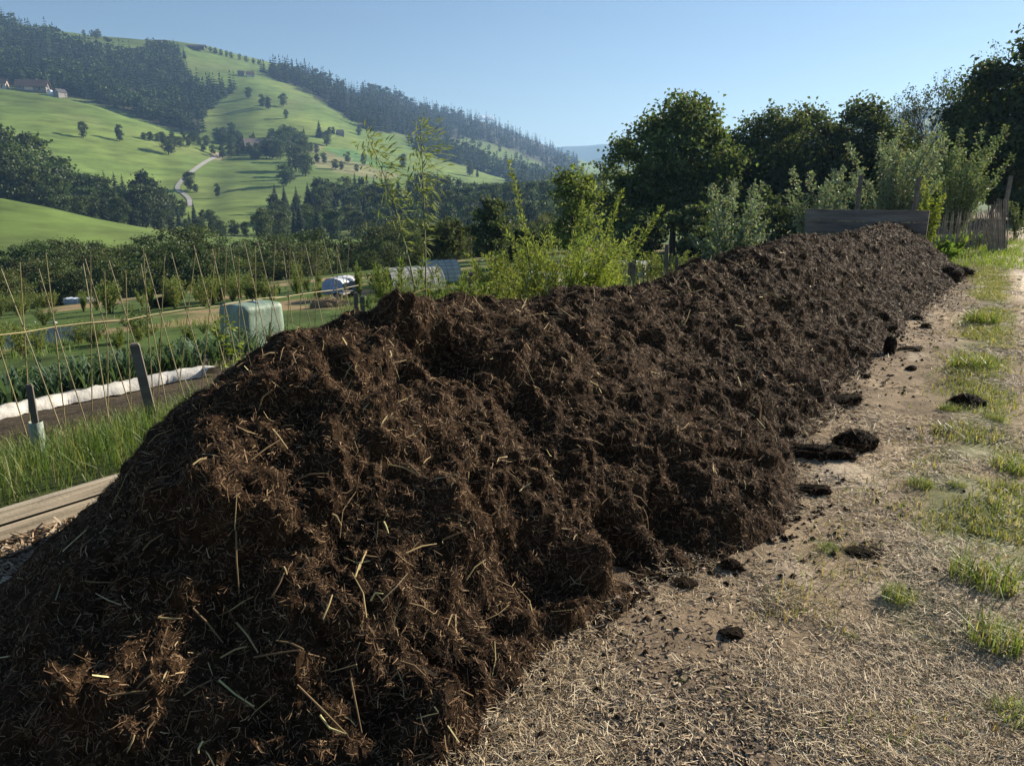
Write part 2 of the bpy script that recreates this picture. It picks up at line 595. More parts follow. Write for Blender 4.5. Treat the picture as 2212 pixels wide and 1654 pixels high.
TD, TZ = np.array(TD), np.array(TZ)
for _ in range(1):
    TZ[1:-1] = TZ[1:-1] * .6 + (TZ[:-2] + TZ[2:]) * .2
bb = (cols - PW / 2) / FPX
dep = TD * CP - (TZ - EYE) * SP
TX = bb[None, :] * dep
tp = np.stack([TX.ravel(), TD.ravel(), np.zeros(TX.size)], 1)
amp = np.clip(TD.ravel() / 500, .1, 2.2)
tz = TZ.ravel() + fbm(tp / 90, 3, 61) * amp * 2.0 + fbm(tp / 25, 2, 71) * amp * .35
TV = np.stack([TX.ravel(), TD.ravel(), tz], 1)
nr, nc = TX.shape
idx = np.arange(nr * nc).reshape(nr, nc)
TF = np.stack([idx[:-1, :-1], idx[:-1, 1:], idx[1:, 1:], idx[1:, :-1]], -1).reshape(-1, 4)
tpx, tpy = project(TV)
tcol = np.tile(np.array([.122, .178, .042]), (len(TV), 1))
nn = fbm(tp / 160, 4, 81)[:, None]
tcol = tcol * (1 + .35 * nn) * np.array([1, 1, 1]) + np.clip(nn, 0, 1) * np.array([.05, .02, .0])
n5 = np.clip(fbm(tp / 38, 3, 91) * 1.6, 0, 1)[:, None]
tcol = tcol * (1 - .35 * n5) + np.array([.19, .185, .07]) * .35 * n5
tcol[tp[:, 1] < 140] = (.05, .075, .025)


def inpoly(px, py, poly):
    poly = np.asarray(poly, float)
    r = np.zeros(np.shape(px), bool)
    j = len(poly) - 1
    for i in range(len(poly)):
        xi, yi = poly[i]; xj, yj = poly[j]
        c = ((yi > py) != (yj > py)) & (px < (xj - xi) * (py - yi) / (yj - yi + 1e-12) + xi)
        r ^= c
        j = i
    return r


for poly, c in [([(665, 352), (700, 330), (735, 335), (790, 357), (870, 380), (830, 388), (740, 372), (690, 362)], (.22, .215, .10)),
                ([(630, 322), (660, 312), (700, 315), (690, 330), (640, 332)], (.21, .205, .09)),
                ([(700, 318), (760, 325), (860, 362), (820, 366), (720, 332)], (.10, .19, .06)),
                ([(455, 330), (485, 328), (490, 342), (460, 345)], (.30, .24, .15))]:
    m = inpoly(tpx, tpy, poly) & (TV[:, 1] > 450) & (TV[:, 1] < 1300)
    tcol[m] = c
m = TV[:, 1] > 3000
tcol[m] = (.06, .10, .035)
m = (TV[:, 1] > 5200) & (tpy < 312)
tcol[m] = (.2, .2, .08)
# the forest floor is brown litter, not meadow
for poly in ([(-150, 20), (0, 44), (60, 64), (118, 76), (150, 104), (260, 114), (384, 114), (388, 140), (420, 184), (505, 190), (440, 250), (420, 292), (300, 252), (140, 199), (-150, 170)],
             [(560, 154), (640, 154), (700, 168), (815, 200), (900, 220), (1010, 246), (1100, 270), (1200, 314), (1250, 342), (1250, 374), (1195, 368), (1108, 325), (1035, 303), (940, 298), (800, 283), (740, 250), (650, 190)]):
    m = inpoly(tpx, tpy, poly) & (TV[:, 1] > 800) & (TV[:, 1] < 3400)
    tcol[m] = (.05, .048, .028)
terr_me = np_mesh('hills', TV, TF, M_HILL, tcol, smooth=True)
struct('hills', terr_me)
BV = BVHTree.FromPolygons([tuple(v) for v in TV], [tuple(f) for f in TF])
VIEW = Vector((0, 0, EYE))


def hit_hill(px, py):
    d = Vector(ray(px, py)).normalized()
    h = BV.ray_cast(VIEW, d)
    return None if h[0] is None else np.array(h[0])


def hill_z(x, y):
    h = BV.ray_cast(Vector((x, y, 3000)), Vector((0, 0, -1)))
    zt = h[0].z if h[0] is not None else -20
    return max(zt, float(ground_z(x, y))) if y < 110 else zt


# far plain under and behind everything, out to the horizon
mb = MB()
th = np.linspace(0, 2 * math.pi, 49)[:-1]
ring = lambda r, z: np.stack([r * np.cos(th), r * np.sin(th), np.full(48, z)], 1)
R_ = [ring(70, -26), ring(900, -26), ring(9000, -30)]
V = np.vstack(R_)
F = [(k * 48 + j, k * 48 + (j + 1) % 48, (k + 1) * 48 + (j + 1) % 48, (k + 1) * 48 + j) for k in range(2) for j in range(48)]
mb.add(V, F, (.07, .11, .03))
o = mb.build('valley_plain', M_HILL)
o['kind'] = 'structure'

# road up to the farm
rp = [(412, 446), (409, 430), (398, 420), (383, 411), (383, 403), (393, 390), (410, 375), (432, 358), (452, 346), (472, 338), (486, 330)]
rp = np.array(rp, float)
tt = np.linspace(0, len(rp) - 1, 60)
rx = np.interp(tt, range(len(rp)), rp[:, 0]); ry = np.interp(tt, range(len(rp)), rp[:, 1])
ker = np.ones(5) / 5
rx[2:-2] = np.convolve(rx, ker, 'valid'); ry[2:-2] = np.convolve(ry, ker, 'valid')
RP = [hit_hill(a, b) for a, b in zip(rx, ry)]
RP = np.array([p for p in RP if p is not None])
T = unit(np.gradient(RP, axis=0))
S = unit(np.stack([T[:, 1], -T[:, 0], np.zeros(len(T))], 1))
rw = 1.7
VL = RP - S * rw; VR = RP + S * rw
for Q in (VL, VR):
    for q in Q:
        q[2] = hill_z(q[0], q[1]) + .35
V = np.empty((len(RP) * 2, 3)); V[0::2] = VL; V[1::2] = VR
F = [(2 * i, 2 * i + 1, 2 * i + 3, 2 * i + 2) for i in range(len(RP) - 1)]
mb = MB().add(V, F, (.30, .29, .275))
o = mb.build('farm_road', M_ROAD, smooth=True)
o['kind'] = 'structure'

# ------------------------------------------------------------------ trees: prototypes
def broadleaf(seed, n_lobe=9, clumps=90, per=26, leaf=.34, col=(.045, .075, .02), trunk=.22, wide=.42, spread=.13, colv=.3, lowest=.16, lob=(.36, .55)):
    """unit tree, height 1; leaf sizes in units of a 10 m tree. returns crown MB, trunk MB"""
    g = np.random.default_rng(seed)
    lobes = []
    for i in range(n_lobe):
        t = (i + .5) / n_lobe
        h = lowest + .12 + (1 - lowest - .26) * t
        rr = wide * math.sin(math.pi * min(1, .22 + .72 * (1 - t))) * .62
        a = i * 2.4 + g.uniform(-.5, .5)
        lobes.append((np.array([math.cos(a) * rr * g.uniform(.5, 1), math.sin(a) * rr * g.uniform(.5, 1), h]), wide * g.uniform(*lob) * (1.05 - .35 * t)))
    lobes.append((np.array([g.uniform(-.05, .05), g.uniform(-.05, .05), .86]), wide * .34))
    C, R = np.array([l[0] for l in lobes]), np.array([l[1] for l in lobes])
    li = g.choice(len(R), clumps, p=R ** 2 / (R ** 2).sum())
    d = unit(g.normal(0, 1, (clumps, 3)))
    d[:, 2] = np.where(d[:, 2] < -.5, -d[:, 2], d[:, 2])
    cc = C[li] + d * (R[li] * g.uniform(.5, 1.16, clumps))[:, None] * np.array([1, 1, .82])
    csz = spread * g.uniform(.35, .8, clumps)
    P = np.repeat(cc, per, 0) + g.normal(0, 1, (clumps * per, 3)) * np.repeat(csz, per)[:, None] * np.array([.62, .62, .42])
    out = unit(P - np.array([0, 0, .5]))
    N = unit(out * .6 + g.normal(0, .8, P.shape) + np.array([0, 0, .4]))
    T = unit(g.normal(0, 1, P.shape) + np.array([0, 0, -.35]))
    sz = leaf / 10 * g.uniform(.6, 1.35, len(P))
    V, F = leaves(P, N, T, sz * 1.25, sz)
    cv = np.repeat(g.uniform(1 - colv, 1 + colv, clumps), per) * g.uniform(.8, 1.2, len(P))
    cl = np.array(col)[None] * cv[:, None] * (1 + g.normal(0, .06, (len(P), 3)))
    cr = MB().add(V, F, np.repeat(cl, 4, 0))
    tr = MB()
    bend = g.normal(0, .02, 2)
    trunk_p = np.array([[0, 0, -.03], [bend[0] * .4, bend[1] * .4, trunk * .6], [bend[0], bend[1], .45], [bend[0] * 1.6, bend[1] * 1.6, .78]])
    tr.tube(trunk_p, [.028, .021, .015, .004], 7, (.07, .055, .04))
    for c, r in lobes[:7]:
        s0 = np.array([bend[0] * .7, bend[1] * .7, max(trunk * .8, c[2] * .55)])
        md = (s0 + c) / 2 + np.array([0, 0, .03])
        tr.tube([s0, md, c], [.011, .008, .003], 5, (.06, .05, .038))
    return cr, tr


def conifer(seed, tiers=13, per=11, col=(.022, .04, .018), wide=.17, leaf=.11):
    g = np.random.default_rng(seed)
    Ps, Ts, Ls = [], [], []
    for i in range(tiers):
        t = i / (tiers - 1)
        h = .1 + .86 * t
        r = wide * (1 - t) ** .85 + .012
        k = max(5, int(per * (1 - t * .55)))
        a = np.arange(k) * 2 * math.pi / k + g.uniform(0, 6)
        Ps.append(np.stack([np.zeros(k), np.zeros(k), np.full(k, h + .03) + g.normal(0, .01, k)], 1))
        Ts.append(np.stack([np.cos(a), np.sin(a), np.full(k, -.55) + g.normal(0, .12, k)], 1))
        Ls.append(r * g.uniform(.75, 1.25, k) * 1.15)
    P, T, L = np.vstack(Ps), np.vstack(Ts), np.concatenate(Ls)
    N = np.tile([0, 0, 1.0], (len(P), 1)) + g.normal(0, .15, P.shape)
    V, F = leaves(P, N, T, L, np.maximum(L * .62, .02), fold=-.3)
    cl = np.array(col)[None] * g.uniform(.7, 1.3, len(P))[:, None]
    mb = MB().add(V, F, np.repeat(cl, 4, 0), 0)
    mb.tube([[0, 0, -.03], [0, 0, .5], [0, 0, 1.0]], [.016, .009, .002], 5, (.05, .04, .03), 1)
    return mb


def joined(cr, tr):
    mb = MB()
    for V, F, C, M in zip(cr.V, cr.F, cr.C, cr.M):
        mb.V.append(V); mb.F.append(F); mb.C.append(C); mb.M.append(M)
    mb.n = cr.n
    for V, F, C in zip(tr.V, tr.F, tr.C):
        mb.V.append(V); mb.F.append(F + cr.n); mb.C.append(C); mb.M.append(np.ones(len(F), int))
    mb.n += tr.n
    return mb


G1, G2, G3 = (.048, .078, .022), (.062, .092, .026), (.038, .06, .022)
FAR_BROAD = [joined(*broadleaf(100 + i, 7, 46, 12, .75, (G1, G2, G3)[i % 3], wide=.36 + .05 * (i % 3), lowest=.04, trunk=.12)).mesh('far_broadleaf', [M_LEAF, M_BARK]) for i in range(5)]
MID_BROAD = [joined(*broadleaf(200 + i, 9, 110, 22, .42, (G1, G2, G3)[i % 3], wide=(.34, .42, .30, .38, .46, .27)[i], lowest=.03, trunk=.12)).mesh('mid_broadleaf', [M_LEAF, M_BARK]) for i in range(6)]
LOW_BROAD = [joined(*broadleaf(220 + i, 9, 150, 30, .26, ((.07, .10, .03), (.085, .11, .035), (.055, .085, .028), (.075, .095, .035))[i], wide=(.40, .46, .36, .5)[i], lowest=.05)).mesh('low_broadleaf', [M_LEAF, M_BARK]) for i in range(4)]
FAR_CON = [conifer(300 + i).mesh('far_conifer', [M_NEEDLE, M_BARK]) for i in range(3)]
MID_CON = [conifer(310 + i, 22, 18, (.026, .046, .02), .16).mesh('mid_conifer', [M_NEEDLE, M_BARK]) for i in range(3)]


def put_tree(me, name, x, y, z, H, label, group, wid=1.0, cat='tree'):
    o = obj(name, me, None, (x, y, z - .02 * H), random.uniform(0, 6.28), (H * wid, H * wid, H))
    return tag(o, label, cat, group)


def xy_at(px, D, zguess=0.0):
    z = zguess
    for _ in range(4):
        dep = D * CP - (z - EYE) * SP
        x = (px - PW / 2) / FPX * dep
        z = hill_z(x, D)
    return x, z


def top_tree(px, pytop, D, me, name, label, group, wid=1.0, minh=3.0, hs=None):
    x, z = xy_at(px, D)
    H = max(minh, at(px, pytop, D)[2] - z)
    if hs:
        adj = ('tall ' if H > hs[1] else 'low ' if H < hs[0] else 'middling ') + ('broad ' if wid > hs[2] else 'slim ')
        label = adj + label
        group = adj + group
    return put_tree(me, name, x, D, z, H, label, group, wid)


# trees along the river below the garden
rt = np.array([[-150, 545], [0, 545], [60, 528], [110, 515], [160, 520], [220, 522], [280, 530], [320, 512], [360, 495], [410, 488], [450, 500], [500, 512], [560, 520],
               [620, 510], [660, 498], [710, 502], [760, 520], [800, 510], [850, 478], [900, 462], [960, 470], [1020, 490], [1080, 485], [1140, 470], [1200, 455], [1280, 440]], float)
for D, dy, sp, jj in ((112, -4, 52, 9), (96, 14, 48, 16), (80, 40, 56, 18)):
    x = -160.0
    while x < 1290:
        me = LOW_BROAD[random.randrange(4)]
        top_tree(x, np.interp(x, rt[:, 0], rt[:, 1]) + dy + random.uniform(-jj, jj) * .8, D + random.uniform(-6, 6), me, 'broadleaf_tree',
                 'green tree in the belt along the valley bottom behind the garden', 'trees along the valley bottom', random.uniform(.85, 1.3), 3, (8, 11, 1.08))
        x += sp * random.uniform(.7, 1.25)

# wood between the lower meadow and the farm meadow
st = np.array([[-200, 250], [0, 262], [40, 280], [90, 300], [130, 325], [150, 372], [180, 362], [220, 372], [270, 375], [300, 392], [325, 362], [345, 400], [400, 440], [440, 455], [490, 462], [540, 478], [600, 500]], float)
for D, dy, sp in ((400, 0, 20), (360, 26, 24), (325, 54, 27)):
    x = -180.0
    while x < (470 if D > 330 else 560):
        topy = np.interp(x, st[:, 0], st[:, 1]) + dy + random.uniform(-9, 9)
        con = random.random() < (.55 if x < 140 else .18) and D > 330
        me = MID_CON[random.randrange(3)] if con else MID_BROAD[random.randrange(6)]
        if con:
            top_tree(x, topy - 8, D + random.uniform(-15, 15), me, 'spruce_tree', 'dark pointed spruce in the wood between the two meadows', 'spruces in the wood between the meadows', random.uniform(1, 1.5), 9, (14, 22, 1.25))
        else:
            top_tree(x, topy, D + random.uniform(-15, 15), me, 'broadleaf_tree', 'dark leafy tree in the wood between the two meadows', 'broadleaf trees in the wood between the meadows', random.uniform(.9, 1.3), 7, (11, 18, 1.1))
        x += sp * random.uniform(.7, 1.3)

# wood on the valley side under the farm
mt = np.array([[590, 430], [620, 412], [650, 415], [690, 385], [720, 392], [740, 375], [780, 390], [830, 372], [880, 385], [930, 362], [970, 385], [1010, 395], [1060, 400], [1100, 398], [1150, 388], [1200, 380], [1270, 370]], float)
for D, dy, sp in ((470, 0, 21), (425, 24, 24), (380, 50, 27), (335, 78, 30), (300, 100, 36)):
    x = 595.0 + (0 if dy < 60 else -25)
    while x < 1290:
        topy = np.interp(x, mt[:, 0], mt[:, 1]) + dy * (.9 if x < 900 else .6) + random.uniform(-9, 9)
        con = random.random() < .28
        me = MID_CON[random.randrange(3)] if con else MID_BROAD[random.randrange(6)]
        if con:
            top_tree(x, topy - 6, D + random.uniform(-20, 20), me, 'spruce_tree', 'dark pointed spruce in the wood on the slope below the farm', 'spruces in the wood below the farm', random.uniform(1.1, 1.6), 14, (15, 20, 1.35))
        else:
            top_tree(x, topy, D + random.uniform(-20, 20), me, 'broadleaf_tree', 'rounded leafy tree in the wood on the slope below the farm', 'broadleaf trees in the wood below the farm', random.uniform(.95, 1.35), 12, (13, 18, 1.15))
        x += sp * random.uniform(.7, 1.3)


def base_tree(px, py, hpx, label, group, con=False, wid=1.0, name=None, pool=None):
    p = hit_hill(px, py)
    if p is None:
        return
    H = hpx / FPX * math.hypot(p[1], 0) * 1.04
    pool = pool or (MID_CON if con else MID_BROAD)
    put_tree(random.choice(pool), name or ('spruce_tree' if con else 'broadleaf_tree'), p[0], p[1], p[2], H, label, group, wid * random.uniform(.8, 1.25) * (1.3 if con else 1))


for (px, py, h, lab) in [
    (180, 298, 32, 'round tree standing alone on the bright meadow below the white-walled farmhouses'),
    (259, 306, 34, 'second round tree alone on the bright meadow, beside the bushes'),
    (364, 334, 35, 'dark round tree on the meadow under the row of bushes'),
    (460, 334, 19, 'small dark tree at the roadside by the farm yard'),
    (411, 412, 38, 'tall narrow tree beside the bend of the farm road'),
    (424, 416, 17, 'low tree next to the tall narrow one beside the road'),
    (471, 426, 28, 'tree with two crowns on the grass between road and wood'),
    (538, 213, 21, 'slim tree on the upper meadow'),
    (567, 233, 26, 'first of the pair of trees on the upper meadow'),
    (580, 237, 25, 'second of the pair of trees on the upper meadow'),
    (612, 231, 25, 'wide round tree beside the pair on the upper meadow'),
    (618, 257, 18, 'small tree below the wide round tree on the upper meadow'),
    (478, 217, 11, 'little bush at the forest edge on the upper meadow'),
    (787, 358, 24, 'dark tree on the edge of the tan field'),
    (752, 352, 22, 'thin tree at the corner of the tan field'),
    (1015, 381, 32, 'tall tree of the group on the far meadow above the wood'),
    (1031, 384, 15, 'low tree of the group on the far meadow above the wood'),
    (870, 366, 30, 'tree on the far meadow behind the tall willow shoots'),
]:
    base_tree(px, py, h, lab, None)
for (px, py, h) in [(312, 302, 14), (325, 305, 18), (340, 306, 16), (352, 307, 20), (378, 312, 16), (390, 318, 20), (408, 318, 22), (372, 302, 16), (418, 308, 20), (398, 300, 16), (432, 316, 18), (446, 318, 22), (440, 326, 14), (425, 300, 14)]:
    base_tree(px, py, h, 'rounded bush in the row climbing the meadow to the farm', 'bushes on the meadow by the farm', wid=1.25, name='bush')
for (px, py, h, c) in [(482, 318, 30, 0), (470, 306, 26, 0), (490, 305, 18, 0), (505, 306, 22, 0), (520, 304, 14, 0), (500, 340, 26, 0), (515, 338, 24, 0), (528, 326, 28, 1), (516, 320, 30, 1), (545, 345, 20, 0), (560, 344, 30, 0),
                      (575, 342, 38, 0), (590, 342, 36, 0), (605, 345, 40, 0), (615, 330, 44, 0), (628, 318, 40, 0), (600, 308, 14, 0), (582, 303, 16, 0), (548, 300, 16, 1), (640, 370, 50, 0), (628, 388, 52, 1), (655, 352, 46, 0), (618, 402, 44, 0), (660, 380, 44, 0),
                      (690, 297, 34, 1), (658, 315, 36, 1), (706, 316, 30, 0), (672, 330, 20, 0), (685, 332, 18, 0), (685, 352, 18, 0), (700, 354, 22, 0), (712, 290, 14, 0), (720, 292, 16, 0), (775, 293, 16, 0), (640, 300, 12, 0), (732, 292, 9, 0), (725, 366, 20, 0), (738, 368, 18, 0), (770, 372, 16, 0)]:
    if c:
        base_tree(px, py, h, 'dark pointed tree among the trees round the farm', 'pointed trees round the farm', True)
    else:
        base_tree(px, py, h, 'leafy tree among the trees round the farm', 'leafy trees round the farm', False, 1.1)
for _ in range(30):
    base_tree(random.uniform(468, 660), random.uniform(296, 346), random.uniform(14, 30), 'leafy tree among the trees round the farm', 'leafy trees round the farm', False, 1.1)
for (px, py, h) in [(182, 80, 13), (199, 82, 15), (206, 84, 16), (214, 84, 17)]:
    base_tree(px, py, h, 'small light tree on the bare grass ridge', 'trees on the bare grass ridge', pool=FAR_BROAD, wid=.8)
for i, px in enumerate([455, 466, 478, 490, 500, 518, 532, 548, 560]):
    base_tree(px, np.interp(px, [450, 560], [113, 142]), 12, 'small tree in the line of trees below the ridge barn', 'trees below the ridge barn', pool=FAR_BROAD)
for (px, py, h) in [(322, 104, 22), (378, 122, 34), (386, 120, 26), (370, 118, 24), (392, 160, 24), (398, 125, 20), (395, 148, 22)]:
    base_tree(px, py, h, 'dark spruce at the forest edge beside the ridge barn', 'spruces beside the ridge barn', True, pool=FAR_CON)
for (px, py, h) in [(942, 322, 14), (955, 343, 18), (963, 344, 14), (985, 349, 14), (994, 350, 15), (1040, 352, 13), (1052, 366, 15), (1066, 364, 16), (1080, 329, 14), (1115, 344, 14), (1126, 347, 12), (1056, 325, 12), (1036, 320, 13), (1022, 312, 14), (1128, 326, 11)]:
    base_tree(px, py, h, 'small dark tree on the far meadows down the valley', 'trees on the far meadows', pool=FAR_BROAD)
for (px, py, h) in [(1268, 306, 5), (1281, 305, 5), (1293, 304, 7), (1302, 304, 8), (1311, 304, 9), (1319, 304, 8), (1328, 304, 6), (1337, 304, 8), (1344, 304, 7)]:
    base_tree(px, py + 1.5, h, 'tree on the skyline of the farthest hill', 'trees on the farthest skyline', pool=FAR_BROAD, wid=1.3)

# forests on the hillsides: too many and too far to tell apart
FCON = [conifer(330 + i, 8, 7, c, .19) for i, c in enumerate([(.022, .04, .018), (.028, .048, .02), (.018, .034, .016)])]
FBRO = [broadleaf(340 + i, 6, 22, 7, 1.15, c, wide=.38)[0] for i, c in enumerate([(.05, .08, .024), (.06, .09, .028)])]


def forest(name, label, polys, step, hm, mix, seed):
    g = np.random.default_rng(seed)
    Vs, Fs, Cs, Ms, n = [], [], [], [], 0
    for poly in polys:
        poly = np.array(poly, float)
        x0, y0 = poly.min(0); x1, y1 = poly.max(0)
        k = int((x1 - x0) * (y1 - y0) / step ** 2)
        X = g.uniform(x0, x1, k); Y = g.uniform(y0, y1, k)
        m = inpoly(X, Y, poly)
        br = fbm(np.stack([X / 70, Y / 45, np.zeros(k)], 1), 2, seed)
        for px, py, b in zip(X[m], Y[m], br[m]):
            p = hit_hill(px, py)
            if p is None or p[1] < 600 or p[1] > 3400:
                continue
            broad = g.random() < mix + b * .5
            q = FBRO[g.integers(2)] if broad else FCON[g.integers(3)]
            H = hm * (.7 if broad else 1) * g.uniform(.6, 1.2)
            w = g.uniform(1.0, 1.5)
            R = rotz(g.uniform(0, 6.28))
            shade = g.uniform(.82, 1.18)
            for V, F, C, M in zip(q.V, q.F, q.C, q.M):
                Vs.append((V * np.array([w, w, 1]) * H) @ R.T + p - np.array([0, 0, .04 * H]))
                Fs.append(F + n); Cs.append(C * shade); Ms.append(M); n += len(V)
    me = np_mesh(name, np.vstack(Vs), np.vstack(Fs), [M_NEEDLE, M_BARK], np.vstack(Cs), np.concatenate(Ms))
    o = obj(name, me)
    o['kind'] = 'stuff'
    return tag(o, label, 'forest')


forest('forest', 'dense dark spruce forest covering the slope above the white-walled farmhouses',
       [[(-150, 20), (0, 44), (60, 64), (118, 76), (150, 104), (190, 108), (260, 114), (330, 108), (384, 114), (388, 140), (420, 184), (505, 186), (508, 200), (480, 215), (440, 250), (445, 285), (420, 292), (380, 281), (300, 252), (200, 219), (140, 199), (0, 184), (-150, 170)]],
       8.2, 25, .22, 5)
forest('forest', 'long band of forest descending the ridge down the valley',
       [[(560, 156), (600, 150), (640, 156), (700, 170), (760, 198), (815, 206), (880, 216), (900, 226), (960, 239), (1010, 252), (1100, 276), (1200, 320), (1245, 342), (1250, 372), (1195, 368), (1166, 347), (1108, 325), (1035, 303), (960, 300), (900, 296), (880, 292), (800, 283), (740, 250), (690, 212), (650, 190), (600, 175)]],
       5.2, 29, .22, 6)
forest('forest', 'lower strip of forest along the far meadows down the valley',
       [[(870, 298), (960, 312), (1010, 328), (1060, 348), (1130, 366), (1170, 382), (1110, 394), (1040, 372), (960, 348), (900, 326)], [(1090, 375), (1180, 375), (1260, 380), (1290, 410), (1100, 410)]],
       5.4, 22, .45, 8)
forest('forest', 'hazy wooded hill rising behind the bare trees', [[(1700, 300), (1900, 243), (2050, 235), (2250, 226), (2250, 330), (1700, 330)]], 9, 24, .5, 9)

# ------------------------------------------------------------------ buildings on the hills
def house(name, label, px, py, wpx, depth_ratio, wall_r, roof_r, rz, wallc, roofc, extra=None, group=None, dormer=False, nwin=4, cat='building', Dset=None):
    p = hit_hill(px, py) if Dset is None else None
    if Dset is not None:
        x, z = xy_at(px, Dset)
        p = np.array([x, Dset, z])
    L = wpx / FPX * p[1]
    W = L * depth_ratio
    hw, hr = L * wall_r, L * roof_r
    t = thing(name, label, cat, tuple(p), rz, group)
    m = MB()
    # walls with gable ends
    x0, y0 = L / 2, W / 2
    V = [(-x0, -y0, -2), (x0, -y0, -2), (x0, y0, -2), (-x0, y0, -2), (-x0, -y0, hw), (x0, -y0, hw), (x0, y0, hw), (-x0, y0, hw), (-x0, 0, hw + hr), (x0, 0, hw + hr)]
    m.add(V, [(0, 1, 5, 4), (2, 3, 7, 6), (1, 2, 6, 5), (3, 0, 4, 7)], wallc)
    m.add(V, [(5, 6, 9), (7, 4, 8)], wallc)
    m.build('wall', M_PLAIN, t)
    r = MB()
    e, th_ = .06 * L, .012 * L + .1
    sl = hr / y0
    for s in (-1, 1):
        ye = s * (y0 + e); ze = hw - sl * e
        A = np.array([(-x0 - e, ye, ze), (x0 + e, ye, ze), (x0 + e, 0, hw + hr), (-x0 - e, 0, hw + hr)])
        B = A + np.array([0, 0, th_])
        r.add(np.vstack([A, B]), [(4, 5, 6, 7), (0, 3, 2, 1), (0, 1, 5, 4), (1, 2, 6, 5), (3, 0, 4, 7)], roofc)
    ro = r.build('roof', M_ROOF, t)
    MB().box((x0 * .3, y0 * .2, hw + hr), (L * .035, L * .035, hr * .5), None, (.3, .22, .18)).build('chimney', M_PLAIN, ro)
    for i in range(nwin):
        xx = -x0 + L * (i + .7) / (nwin + .4)
        w = MB().box((xx, -y0 - .05, hw * .5), (L * .04, .14, hw * .3), None, (.03, .03, .035)).build('window', M_PLAIN, t)
        MB().box((xx, -y0 - .09, hw * .33), (L * .05, .2, hw * .04), None, (.5, .48, .45)).build('sill', M_PLAIN, w)
    MB().box((x0 * .55, -y0 - .06, hw * .3), (L * .07, .14, hw * .62), None, (.08, .05, .03)).build('door', M_PLAIN, t)
    if extra:
        extra(t, L, W, hw, hr)
    return t


def plaster_front(t, L, W, hw, hr):
    MB().box((-L * .08, -W / 2 - .12, hw * .45), (L * .28, .1, hw * .9), None, (.62, .50, .42)).build('plaster_panel', M_PLAIN, t)  # pinkish-white plaster in the middle of the barn front


WHITE, PINK, GREYW, DARKW = (.55, .5, .44), (.55, .42, .36), (.22, .2, .18), (.06, .045, .035)
BROWN, RUST, SLATE = (.085, .06, .05), (.16, .10, .075), (.09, .085, .085)
house('farmhouse', 'pink-walled farmhouse on the knoll in front of the spruce forest', -4, 191, 34, .55, .28, .26, .25, PINK, BROWN, nwin=4)
house('barn', 'long brown-roofed barn with a plaster panel on the knoll', 72, 196, 54, .4, .17, .2, .22, GREYW, RUST, plaster_front, nwin=5)
house('shed', 'small grey shed at the end of the farm on the knoll', 131, 209, 20, .7, .42, .3, 1.2, GREYW, SLATE, nwin=2)
pd = hit_hill(110, 206)
g = np.random.default_rng(2)
mb = MB()
ph = np.linspace(0, math.pi / 2, 7); az = np.linspace(0, 2 * math.pi, 17)[:-1]
V = np.array([[math.cos(a) * math.cos(p) * 3.6, math.sin(a) * math.cos(p) * 3.6, math.sin(p) * 5.2 + .8] for p in ph[:-1] for a in az] + [[0, 0, 6.0]])
F = [(i * 16 + j, i * 16 + (j + 1) % 16, (i + 1) * 16 + (j + 1) % 16, (i + 1) * 16 + j) for i in range(5) for j in range(16)]
mb.add(V, F, (.75, .75, .73)); mb.add(V[80:], [(j, (j + 1) % 16, 16) for j in range(16)], (.75, .75, .73))
dome = thing('storage_dome', 'white domed silage store beside the barn on the knoll', 'silo', tuple(pd))
mb.build('dome_shell', M_PLAIN, dome, True)
MB().tube([(0, 0, -1.5), (0, 0, .9)], [3.7, 3.7], 16, (.5, .5, .48)).build('base_ring', M_PLAIN, dome)
house('farmhouse', 'big dark farmhouse with grey-brown roof among the trees at the road end', 562, 331, 56, .6, .24, .25, .45, (.10, .075, .055), (.2, .165, .15), nwin=5)
house('barn', 'long low barn on the skyline ridge', 415, 104, 48, .22, .06, .06, .12, DARKW, SLATE, nwin=3)
house('hut', 'tiny dark hut on the skyline beside the ridge spruces', 346, 95, 9, .8, .5, .25, 0, DARKW, SLATE, nwin=1)
house('cottage', 'dark cottage above the upper meadow at the forest tip', 521, 163, 12, .7, .35, .35, .3, GREYW, BROWN, nwin=2)
house('cottage', 'white-gabled cottage above the upper meadow at the forest tip', 541, 166, 14, .7, .3, .4, .5, WHITE, BROWN, nwin=2)
house('hut', 'small hut with steep roof in the hedge above the tan field', 735, 293, 13, .8, .35, .5, .5, GREYW, SLATE, nwin=1)
house('cottage', 'cottage with grey roof half hidden among valley trees', 604, 527, 34, .7, .35, .34, .5, DARKW, (.2, .2, .2), nwin=2, Dset=170)

# small cloud behind the ridge
mb = MB()
ico = bmesh.new(); bmesh.ops.create_icosphere(ico, subdivisions=3, radius=1.0)
IV = np.array([v.co[:] for v in ico.verts]); IF = np.array([[v.index for v in f.verts] for f in ico.faces]); ico.free()
c0 = at(1052, 258, 20000)
for i in range(9):
    q = c0 + np.array([g.normal(0, 80), g.normal(0, 60), g.normal(0, 18) + (i % 3) * 12])
    r = g.uniform(30, 62)
    mb.add(q + IV * r * (1 + .25 * fbm(IV * 2 + i * 7, 3, i))[:, None], IF)
o = mb.build('cloud', M_CLOUD, smooth=True)
tag(o, 'small white puff of cloud peeping over the forested ridge', 'cloud')

